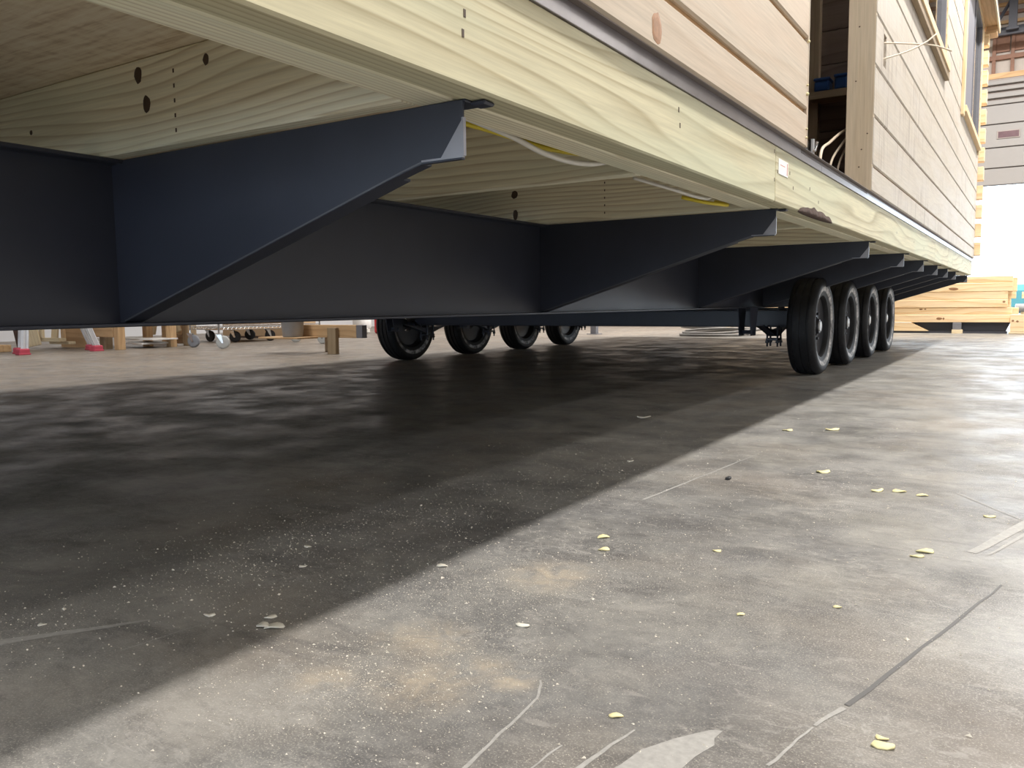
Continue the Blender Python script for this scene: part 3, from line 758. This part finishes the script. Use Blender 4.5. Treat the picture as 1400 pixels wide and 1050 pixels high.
# fittings standing in the doorway
lathe_thing('metal_can', [(0, .055), (.006, .06), (.12, .06), (.125, .063), (.132, .06), (.134, .0)], M['chrome'], 'small shiny metal can on the doorway floor behind the cables', 'can', (-1.0, 4.42, 1.0785))
pf = thing('pipe_fitting', 'chrome pipe fittings standing in the doorway by the end of the left siding', 'pipe fitting', (-.93, 4.12, 1.0785))
bm = tube(bmesh.new(), [(-.93, 4.12, 1.079), (-.93, 4.12, 1.30)], .014, 10); obj('riser', bm, M['chrome'], pf)
bm = tube(bmesh.new(), [(-.93, 4.12, 1.20), (-.98, 4.16, 1.215), (-1.0, 4.2, 1.25)], .010, 10); obj('spout', bm, M['chrome'], pf)
for s in (-1, 1):
    bm = tube(bmesh.new(), [(-.93, 4.12, 1.24), (-.945+.025*s, 4.14, 1.25), (-.945+.035*s, 4.14, 1.29)], .008, 8); obj('lever', bm, M['chrome'], pf)
bm = bmesh.new(); bx(bm, -1.02, -.92, 3.93, 4.02, 1.0785, 1.29, .02)
tag(obj('tool_bag', bm, M['black'], None), 'black bag slumped in the doorway behind the pipe fittings', 'bag')
# back of the room: stud, shelf rail and two blue boxes on it
board('interior_stud', -1.53, -1.44, 6.55, 6.62, 1.08, 3.6, M['stud'], cab, 'z')
rail = board('shelf_rail', -1.48, -.86, 6.44, 6.62, 2.02, 2.075, M['stud'], cab, 'x')
for (x0, x1, h, lab) in ((-1.452, -1.345, .10, 'dark blue box on the shelf inside the doorway, the wider left one'), (-1.31, -1.22, .11, 'dark blue box on the shelf inside the doorway, right one by the jamb')):
    b_ = thing('storage_box', lab, 'box', ((x0+x1)/2, 6.52, 2.0755))
    bm = bmesh.new(); bx(bm, x0, x1, 6.46, 6.58, 2.0755, 2.0755+h-.02, .012); obj('tub', bm, M['blue'], b_)
    bm = bmesh.new(); bx(bm, x0-.005, x1+.005, 6.455, 6.585, 2.0755+h-.02, 2.0755+h, .006); obj('lid', bm, M['blue'], b_)

# ------------------------------------------------------------------ timbers stacked beyond the far end
def timber(x0, x1, y0, y1, z0, z1, label, group=None, mat='fresh', c=.006, rz=0, cut=0):
    bm = bmesh.new(); L_ = x1-x0
    if cut:
        h = z1-z0; t = y1-y0
        prism(bm, [(-L_/2, -h/2), (L_/2-cut, -h/2), (L_/2, h/2), (-L_/2, h/2)] if cut > 0 else [(-L_/2, -h/2), (L_/2, -h/2), (L_/2+cut, h/2), (-L_/2, h/2)], t, 'y', -t/2)
    else: bx(bm, -L_/2, L_/2, -(y1-y0)/2, (y1-y0)/2, -(z1-z0)/2, (z1-z0)/2, c)
    o = obj('timber', bm, M[mat], None, T((x0+x1)/2, (y0+y1)/2, (z0+z1)/2, rz=rz))
    return tag(o, label, 'timber', group)
G = 'stacked timbers behind the cabin'
LY = 15.0
timber(-3.4, -.31, LY, LY+.16, .176, .300, 'lowest full timber of the pale stack beyond the last wheel', G)
timber(-3.4, -.30, LY+.02, LY+.18, .302, .414, 'timber with two knots by its left end, second layer up in the stack', G)
timber(-3.4, -.37, LY, LY+.16, .416, .540, 'plain timber in the third layer, its right end set back', G)
timber(-3.4, -.37, LY+.005, LY+.165, .542, .664, 'timber in the fourth layer below the wavy grained one', G)
timber(-3.4, -.31, LY, LY+.17, .666, .800, 'wavy grained timber with a dark knot, just below the top of the stack', G)
timber(-3.4, -.31, LY+.01, LY+.18, .802, .905, 'topmost timber of the stack, under the end of the trailer', G)
for k, (z0, z1, x1) in enumerate(((.176, .299, -.36), (.30, .41, -.22), (.411, .548, -.33), (.55, .66, -.265), (.661, .88, -.255))):
    timber(-3.3, x1, LY+.2, LY+.36, z0, z1, ('lowest timber of the rear row, hidden behind the stack', 'rear row timber of the stack, low, its end poking out at the right', 'third timber of the rear row, its end set back', 'rear row timber of the stack with a square sawn end', 'rear row timber of the stack, high, grey end showing at the right')[k], 'rear timbers of the stack')
timber(-3.4, -1.47, LY-.02, LY+.12, .0345, .17, 'bottom timber with a slanted end lying on the floor by the rear wheel', None, 'fresh', .006, 0, -.26)
timber(-.32, .42, LY-.15, LY+.02, .035, .30, 'thick timber end with two knots at the right foot of the stack', None)
timber(-.34, -.05, LY-.15, LY+.0, .0, .0345, 'thin packing board under the thick timber end', None, 'palewood')
for (x, z, a) in ((-2.55, .36, .02), (-2.46, .362, .014)): pass
tm = [o for o in C.objects if o.name.startswith('timber')]
for k_, lst in ((1, ((-1.591, .389, .026, .013), (-1.527, .391, .016, .011))), (4, ((-1.126, .714, .07, .022),)), (0, ((-1.315, .236, .045, .02), (-1.252, .236, .014, .018))), (2, ((-.42, .50, .02, .016),)), (12, ())):
    for (x, z, a, b) in lst: knot_disc('knot', (x, (LY, LY+.02, LY, LY+.005, LY, LY+.01)[k_], z), a, b, 'y-', M['knotbrown'], tm[k_], int(z*1000))
for o_ in tm:
    if o_['label'].startswith('thick timber end'):
        for (x, z) in ((-.285, .205), (-.225, .195)): knot_disc('knot', (x, LY-.15, z), .018, .016, 'y-', M['knotbrown'], o_, int(x*-1000))
ts = thing('timber_support', 'dark steel cross support holding the timber stack off the floor', 'support', (-.9, LY+.1, 0))
bm = bmesh.new(); prism(bm, [(-1.74, .174), (-.325, .174), (-.38, .035), (-1.48, .035)], .24, 'y', LY+.125); obj('beam', bm, M['column'], ts)
bm = bmesh.new(); bx(bm, -3.3, -.36, LY+.0, LY+.2, .0, .033); obj('skid', bm, M['column'], ts)
bm = bmesh.new(); bx(bm, -1.12, -.97, LY-.12, LY-.005, .0, .060, .003); bm2 = obj('foot_block', bm, M['palewood'], ts)
bm = bmesh.new(); bx(bm, -1.11, -.99, LY-.1, LY-.01, .06, .174, .003); obj('post', bm, M['wframe'], ts)
for (x, z, a, b, s) in ((-.42, .215, .016, .02, 1), (-.35, .21, .012, .016, 2)): pass
timber(-.20, 3.0, 16.2, 16.4, .55, .66, 'timber lying beyond the stack at the right edge', None)
pp = tag(obj('pipe_roll', tube(bmesh.new(), [(-.27, 15.7, .40), (.6, 15.9, .40)], .065, 16), M['grey'], None, None, True), 'thick grey tube lying to the right of the timber stack', 'tube')
tb = thing('trestle', 'low pale wooden trestle under the grey tube', 'trestle', (.2, 15.8, 0))
board('cross_bar', -.2, .7, 15.72, 15.84, .285, .335, M['palewood'], tb, 'x')
for x in (-.1, .5): board('leg', x, x+.07, 15.73, 15.83, 0, .284, M['palewood'], tb, 'z')
# second stack, raised on trestles, in the back corner behind the axles
for k in range(3):
    timber(-5.75, -2.6, 16.6, 16.76, .38+.12*k, .495+.12*k, ('lowest', 'middle', 'upper')[k]+' orange lit timber of the raised stack glimpsed above the axle', 'raised timbers glimpsed above the axle')
for x in (-5.3, -3.0):
    t_ = thing('trestle', 'wooden trestle under the %s end of the raised timber stack' % ('left' if x < -5 else 'right'), 'trestle', (x, 16.68, 0))
    board('cross_bar', x-.05, x+.05, 16.45, 16.9, .32, .378, M['palewood'], t_, 'y')
    for y in (16.5, 16.8): board('leg', x-.035, x+.035, y, y+.05, 0, .319, M['palewood'], t_, 'z')
# outdoors through the door
tl = thing('covered_pile', 'teal tarpaulin pile outdoors beyond the timber stack', 'tarpaulin', (1.6, 40, 0))
bm = bmesh.new(); bx(bm, -1.2, 5.2, 39, 42, 0, 1.15, .25); obj('tarpaulin', bm, M['teal'], tl)

# ------------------------------------------------------------------ hose, post
pts = []
for k in range(64):
    a = 2*PI*k/16; lp = k//16
    pts.append((-4.42+(.50+.07*lp)*math.cos(a)+.06*math.sin(k*.5), 13.2+(.75-.13*lp)*math.sin(a)+.1*lp, .024+.022*lp+.05*max(0, math.sin(a+lp*1.3))))
tag(obj('hose_coil', tube(bmesh.new(), catmull(pts, 3), .02, 8), M['hose'], None, None, True), 'grey hose coiled loosely on the floor beyond the axles', 'hose')
pt = thing('short_post', 'short greenish post standing behind the far rear wheel', 'post', (-6.6, 13.03, 0))
board('post', -6.66, -6.55, 13.0, 13.1, 0.012, .6, M['wframe'], pt, 'z'); board('base_plate', -6.71, -6.50, 12.95, 13.15, 0, .012, M['wframe'], pt, 'x')

# ------------------------------------------------------------------ clutter beyond the far side of the cabin
def bar(name, p, q, w_, d_, mat, parent, c=.003):
    p, q = Vector(p), Vector(q); L_ = (q-p).length; m = (q-p).to_track_quat('X', 'Y').to_matrix().to_4x4(); m.translation = (p+q)/2
    bm = bmesh.new(); bx(bm, -L_/2, L_/2, -w_/2, w_/2, -d_/2, d_/2, min(c, w_*.3, d_*.3)); return obj(name, bm, mat, parent, m)
# stepladder with red feet: front rails at the left, raking rear rails at the right
ld = thing('stepladder', 'aluminium stepladder with red rubber feet beyond the cabin', 'ladder', (-10.3, 5.5, 0))
top = Vector((-10.35, 5.36, 1.75))
for dx in (0, -.36):
    for a, f in (((-10.25, 5.10, .055), 1), ((-10.20, 5.98, .055), -1)):
        p = Vector(a)+Vector((dx, -dx*.40, 0)); q = top+Vector((dx-.05, -dx*.40-.05*f, 0))
        rail_ = bar('rail', p, q, .085, .035, M['alu'], ld)
        for s in (-1, 1):
            off = Vector((.0, .028*s, 0)); bar('rib', p+off+Vector((.02, 0, 0)), q+off+Vector((.02, 0, 0)), .012, .03, M['alu'], rail_)
        ft = bmesh.new(); bx(ft, -.05, .05, -.07, .055, 0, .075, .012); bx(ft, -.055, .055, -.075, .06, 0, .02, .004)
        obj('foot', ft, M['redrubber'], ld, T(p.x, p.y-.005*f, 0.0))
for k in range(5):
    t = .16+.17*k; a = Vector((-10.25, 5.10, .05)).lerp(top, t); board('step', a.x-.36, a.x, a.y-.04, a.y+.04, a.z, a.z+.03, M['alu'], ld, 'x')
bm = bmesh.new(); bx(bm, -10.85, -10.25, 5.2, 5.5, 1.75, 1.79, .01); obj('top_cap', bm, M['redrubber'], ld)
# plank on the floor at the left edge
timber(-12.6, -11.2, 5.2, 5.42, 0, .09, 'brown plank lying on the floor at the left edge beyond the cabin', None, 'bench')
timber(-12.4, -11.45, 5.16, 5.3, .0905, .13, 'pale batten lying on the brown plank at the left edge', None, 'palewood')
# crate of offcuts
cr = thing('wooden_crate', 'open pale wooden crate between the two ladder feet', 'crate', (-10.9, 5.75, 0))
bar('side_board', (-10.98, 5.52, .03), (-11.06, 5.48, .50), .30, .03, M['palewood'], cr)
bar('bark_board', (-11.10, 5.44, .03), (-11.18, 5.40, .50), .10, .03, M['bark'], cr)
board('bottom_rail', -10.95, -10.45, 5.62, 5.72, .10, .15, M['palewood'], cr, 'x')
board('bottom_rail', -10.95, -10.45, 5.75, 5.85, .06, .099, M['palewood'], cr, 'x')
board('upright', -10.92, -10.84, 5.60, 5.64, .15, .30, M['palewood'], cr, 'z')
bar('slat', (-10.80, 5.75, .13), (-10.72, 5.75, .5), .14, .03, M['palewood'], cr); bar('slat', (-10.55, 5.75, .13), (-10.62, 5.78, .45), .12, .03, M['bench'], cr)
board('back_panel', -11.1, -10.4, 6.0, 6.02, 0.0, .6, M['bench'], cr, 'x')
for k_ in (cr,): k_.matrix_basis = T(-.75, .42, 0) @ k_.matrix_basis
# workbench with a square leg
wb = thing('workbench', 'brown pine workbench with a thick square leg beside the right ladder foot', 'workbench', (-9.9, 6.3, 0))
board('apron', -10.35, -9.82, 5.93, 5.97, .165, .33, M['bench'], wb, 'x')
for (x, y) in ((-9.80, 5.93), (-9.80, 6.7), (-10.35, 6.7)): board('leg', x, x+.10, y, y+.10, 0, .80, M['bench'], wb, 'z')
board('stub_leg', -10.24, -10.11, 5.99, 6.10, 0, .30, M['stud'], wb, 'z'); board('top', -10.5, -9.6, 5.85, 6.9, .801, .85, M['bench'], wb, 'x')
board('lower_shelf', -10.3, -9.75, 6.3, 6.75, .05, .075, M['white'], wb, 'x'); board('lower_shelf', -10.3, -9.6, 6.35, 6.75, .11, .13, M['white'], wb, 'x')
wb.matrix_basis = T(-.45, .32, 0) @ wb.matrix_basis
# plywood stand with braces
ps = thing('plywood_stand', 'brown plywood stand with a pale diagonal brace left of the wire cart', 'stand', (-10.4, 7.2, 0))
board('panel', -10.75, -10.05, 7.25, 7.28, 0.0, .7, M['bench'], ps, 'x'); board('leg', -10.04, -9.90, 7.10, 7.24, 0, .7, M['stud'], ps, 'z')
bar('brace', (-10.36, 7.10, .02), (-10.22, 7.1, .15), .09, .06, M['palewood'], ps); bar('brace', (-10.74, 7.1, .16), (-10.66, 7.1, .40), .07, .05, M['palewood'], ps)
bar('brace', (-10.10, 7.08, .20), (-10.16, 7.08, .36), .10, .05, M['palewood'], ps); board('ledge', -10.3, -10.06, 7.1, 7.24, .155, .17, M['bench'], ps, 'x')
board('base_board', -10.8, -10.0, 7.0, 7.09, 0, .03, M['white'], ps, 'x')
ps.matrix_basis = T(-.35, .28, 0) @ ps.matrix_basis
# wire shelf cart on casters
def caster(parent, x, y, rz, tread, hz=.235):
    m = T(x, y, 0, rz=rz)
    r_ = .088
    bm = bmesh.new(); tube(bm, [(0, 0, .19), (0, 0, max(hz, .2))], .013, 10); bx(bm, -.035, .035, -.035, .035, .184, .196, .004)
    for s in (-1, 1): prism(bm, [(-.035, .19), (.035, .19), (.06, r_-.012), (.035, r_-.012)], .004, 'y', s*.025-.002)
    tube(bm, [(.048, -.029, r_), (.048, .029, r_)], .009, 8)
    o = obj('caster', bm, M['chrome'], parent, m)
    bm = bmesh.new(); lathe(bm, [(-.019, .016), (-.019, .07), (-.014, r_), (.014, r_), (.019, .07), (.019, .016)], 28, 'y')
    obj('caster_wheel', bm, tread, o, m @ T(.048, 0, r_), True); return o
wc = thing('wire_cart', 'chrome wire shelf cart on grey casters', 'cart', (-9.3, 7.8, 0))
CP = [(-9.79, 7.08), (-9.04, 6.97), (-9.60, 8.75), (-8.80, 8.54)]
for i, (x, y) in enumerate(CP): caster(wc, x, y, R((20, 40, 60, 15)[i]), M['greywheel'] if i == 0 else M['palewheel'])
for (x, y) in CP: obj('post', tube(bmesh.new(), [(x, y, .236), (x, y, 1.5)], .013, 10), M['chrome'], wc)
for zsh in (.27, .85, 1.4):
    bm = bmesh.new(); P4 = [Vector((*CP[i], zsh)) for i in (0, 1, 3, 2)]
    for i in range(4):
        a, b = P4[i], P4[(i+1) % 4]
        for dz in (-.02, .02): tube(bm, [a+Vector((0, 0, dz)), b+Vector((0, 0, dz))], .005, 6)
        n = int((b-a).length/.06)
        for k in range(n):
            p = a.lerp(b, k/n); q = a.lerp(b, (k+.5)/n); tube(bm, [p+Vector((0, 0, -.02)), q+Vector((0, 0, .02))], .003, 4, False)
    for k in range(1, 26): tube(bm, [P4[0].lerp(P4[3], k/26), P4[1].lerp(P4[2], k/26)], .0025, 4, False)
    obj('wire_shelf', bm, M['chrome'], wc)
# dolly with black casters carrying a long carton
dl = thing('dolly', 'low dolly on black casters behind the wire cart', 'dolly', (-10.4, 8.8, 0))
for i, (x, y) in enumerate(((-10.59, 8.41), (-10.46, 9.0), (-11.3, 8.5), (-11.2, 9.2))): caster(dl, x, y, R((30, 80, 10, 50)[i]), M['black'], .2)
bm = bmesh.new(); bx(bm, -11.5, -10.3, 8.3, 9.3, .2005, .23, .004); obj('deck', bm, M['bench'], dl)
cb = thing('cardboard_box', 'long flat cardboard box standing behind the dolly casters', 'box', (-11.6, 10.0, 0))
bm = bmesh.new(); bx(bm, -12.6, -10.6, 9.8, 10.2, .03, .55, .005); obj('carton', bm, M['card'], cb)
bm = bmesh.new(); bx(bm, -12.4, -10.8, 9.79, 10.1, 0, .03); obj('skid', bm, M['bark'], cb)
# low trestle with beam and post, bucket on it
lt = thing('low_trestle', 'low wooden trestle with a thick beam and one short leg, left of the far wheels', 'trestle', (-6.9, 6.8, 0))
bm_ = board('beam', -7.52, -6.36, 6.72, 6.80, .185, .33, M['bench'], lt, 'x')
board('leg', -6.75, -6.62, 6.66, 6.715, 0, .30, M['stud'], lt, 'z'); board('cross_bar', -7.17, -7.09, 6.801, 7.15, .20, .29, M['stud'], lt, 'y'); board('leg', -7.17, -7.08, 7.03, 7.11, 0, .1995, M['stud'], lt, 'z')
board('ledge', -7.6, -6.95, 6.40, 6.719, .176, .195, M['bench'], lt, 'x'); board('end_cap', -6.359, -6.27, 6.72, 6.80, .185, .33, M['wframe'], lt, 'z')
lathe_thing('bucket', [(0, .105), (.01, .115), (.24, .135), (.25, .145), (.27, .145), (.27, .13), (.02, .105)], M['grey'], 'grey plastic bucket standing on the ledge of the low trestle', 'bucket', (-7.19, 6.555, .1955), 28)
# tank, rope and red can far at the back
tk = thing('gas_tank', 'white round gas tank on the floor left of the far front wheel', 'tank', (-11.66, 12.5, 0))
bm = lathe(bmesh.new(), [(.03, .10), (.05, .15), (.12, .19), (.28, .19), (.36, .14), (.39, .05), (.39, 0)], 28, 'z'); obj('vessel', bm, M['white'], tk, T(-11.66, 12.5, 0), True)
bm = lathe(bmesh.new(), [(0, .12), (.04, .12), (.04, .11), (0, .11)], 24, 'z', closed=True); obj('foot_ring', bm, M['white'], tk, T(-11.66, 12.5, 0))
bm = lathe(bmesh.new(), [(.39, .03), (.45, .03), (.45, 0)], 12, 'z'); obj('valve', bm, M['chrome'], tk, T(-11.66, 12.5, 0))
jc = thing('jerry_can', 'red plastic can beside the white tank, just left of the far front wheel', 'can', (-10.94, 12.3, 0))
bm = bmesh.new(); bx(bm, -11.12, -10.72, 12.25, 12.5, 0, .34, .03); obj('body', bm, M['red'], jc)
bm = tube(bmesh.new(), [(-11.05, 12.37, .33), (-11.05, 12.37, .40), (-10.85, 12.37, .40), (-10.85, 12.37, .33)], .014, 8); obj('handle', bm, M['red'], jc)
pts = [(-11.2+.16*math.cos(k*1.1)+.02*math.sin(k*2.3), 12.0+.11*math.sin(k*1.1), .015+.005*k) for k in range(18)]
tag(obj('rope', tube(bmesh.new(), catmull(pts, 5), .014, 7), M['cable'], None, None, True), 'pale rope bundle heaped between the white tank and the red can', 'rope')

# ------------------------------------------------------------------ chips and dust on the slab
def chip(x, y, s, label, mat, seed, flat=.25, ar=1.7):
    rng = random.Random(seed); bm = bmesh.new(); n = 9; top, bot = [], []
    for k in range(n):
        a = 2*PI*k/n; q = rng.uniform(.75, 1.2); px_, py_ = math.cos(a)*s*ar*q, math.sin(a)*s*q
        z = s*flat*(1+.8*math.sin(a*2+seed))
        bot.append(bm.verts.new((px_, py_, 0.0003+max(0, z-s*flat*.7)))); top.append(bm.verts.new((px_*.92, py_*.92, .0012+z)))
    c = bm.verts.new((0, 0, .0016+s*flat*.5))
    for k in range(n):
        bm.faces.new((bot[k], bot[(k+1) % n], top[(k+1) % n], top[k])); bm.faces.new((top[k], top[(k+1) % n], c))
    bm.faces.new(list(reversed(bot)))
    return tag(obj('wood_chip', bm, mat, None, T(x, y, 0, rz=rng.uniform(-.6, .6)+.55), True), label, 'wood chip', 'wood chips on the floor')
g_, y_ = M['chipgrey'], M['chip']
CH = [(-1.522, 3.513, .022, 'pale oval chip in the deep shade far out under the cabin', g_), (-1.34, 1.242, .008, 'pale chip lying alone in the shade, with a dark rim', g_),
 (-1.066, .885, .011, 'left chip of the pair in the shade near the shadow edge', g_), (-1.045, .890, .012, 'right chip of the pair in the shade near the shadow edge', g_),
 (-1.085, .915, .008, 'small chip just behind the pair near the shadow edge', g_), (-1.183, .867, .009, 'single chip in the shade left of the pair', g_),
 (-1.245, 1.139, .007, 'curled chip in the shade in front of the dark rimmed one', g_), (-1.392, .692, .006, 'tiny white chip in the shade at the left edge of the picture', g_),
 (-.999, 1.288, .009, 'yellowish chip lying right on the edge of the shadow', g_), (-.808, 1.641, .012, 'yellow chip beyond the shadow edge, farther of two in line', y_),
 (-.766, 1.555, .011, 'yellow chip beyond the shadow edge, nearer of two in line', y_), (-.553, 1.669, .008, 'small yellow chip in the middle of the lit floor', y_),
 (-.535, 2.631, .020, 'large pale yellow chip on the lit floor in front of the near wheel', y_), (-.352, 2.440, .015, 'left chip of the row of three on the lit floor', y_),
 (-.297, 2.46, .015, 'middle chip of the row of three on the lit floor', y_), (-.237, 2.44, .012, 'right chip of the row of three on the lit floor', y_),
 (-.174, 1.886, .015, 'big yellow chip at the right, upper one of a pair', y_), (-.185, 1.842, .010, 'bright yellow chip at the right, lower one of a pair', y_),
 (-.074, 2.277, .010, 'small yellow chip near the right edge of the floor', y_), (-.130, 1.018, .011, 'yellow folded chip in the bottom right corner, below the dark joint', y_),
 (-.136, 1.035, .006, 'tiny yellow scrap touching the folded chip in the bottom right corner', y_), (-.434, .916, .007, 'yellow chip near the bottom of the picture, left of the wiped patch', y_),
 (-.401, 1.34, .006, 'small yellow chip midway on the lit floor', y_), (-.842, 3.427, .016, 'pale flat chip left of the large one before the near wheel', y_),
 (-.69, 3.531, .022, 'long pale chip on the lit floor nearest the near wheel', y_), (-.694, 1.108, .009, 'slim pale splinter at the middle of the lit floor', g_),
 (-1.131, 2.501, .011, 'brownish chip in the shade before the near wheel', g_), (-.268, 1.46, .006, 'tiny yellow chip by the end of the dark joint', y_)]
for i, (x, y, s, l, m) in enumerate(CH): chip(x, y, s*.8, l, m, i+2)
bm = bmesh.new(); bx(bm, -.765, -.752, 2.375, 2.40, 0, .008, .002)
tag(obj('bolt_nut', bm, M['black'], None), 'small dark nut lying on the lit floor in front of the wheels', 'nut')
# flecks nobody could count
vs, fs = [], []
rng = random.Random(21)
def fleck(x, y, s):
    a = rng.uniform(0, 2*PI); i = len(vs); e = rng.uniform(.5, 1.0)
    for k in range(3):
        t = a+k*2.1+rng.uniform(-.4, .4); vs.append((x+math.cos(t)*s, y+math.sin(t)*s*e, .0004))
    vs.append((x, y, .0004+s*.6)); fs.extend([(i, i+1, i+3), (i+1, i+2, i+3), (i+2, i, i+3), (i, i+2, i+1)])
def size(): return .0007*math.exp(abs(rng.gauss(0, .55)))
for _ in range(16000):                                   # all over
    x = rng.uniform(-1.9, .5); y = .45+3.6*rng.random()**1.6
    if noise.noise(Vector((x*3, y*3, 1))) > -.15+rng.uniform(-.3, .3): fleck(x, y, size())
for (x0, y0, sx_, sy_, n) in ((-1.42, 1.20, .14, .18, 900), (-1.30, 1.7, .13, .28, 900), (-1.35, .85, .14, .15, 500), (-1.15, 2.2, .12, .3, 500)):   # trails in the shade
    for _ in range(n): fleck(rng.gauss(x0, sx_), rng.gauss(y0, sy_), size()*1.1)
for (x0, y0, s_, n) in ((-.72, .9, .11, 2600), (-.83, 1.2, .14, 3000), (-.80, .82, .07, 900), (-.66, 1.5, .22, 3000), (-.55, 2.2, .25, 1500)):
    for _ in range(n): fleck(rng.gauss(x0, s_), rng.gauss(y0, s_), size()*.8)
me = bpy.data.meshes.new('sawdust'); me.from_pydata(vs, [], fs); me.materials.append(M['sawdust'])
tag(place(bpy.data.objects.new('sawdust', me), Matrix.Identity(4)), 'fine pale sawdust flecks scattered over the concrete', 'sawdust', kind='stuff')
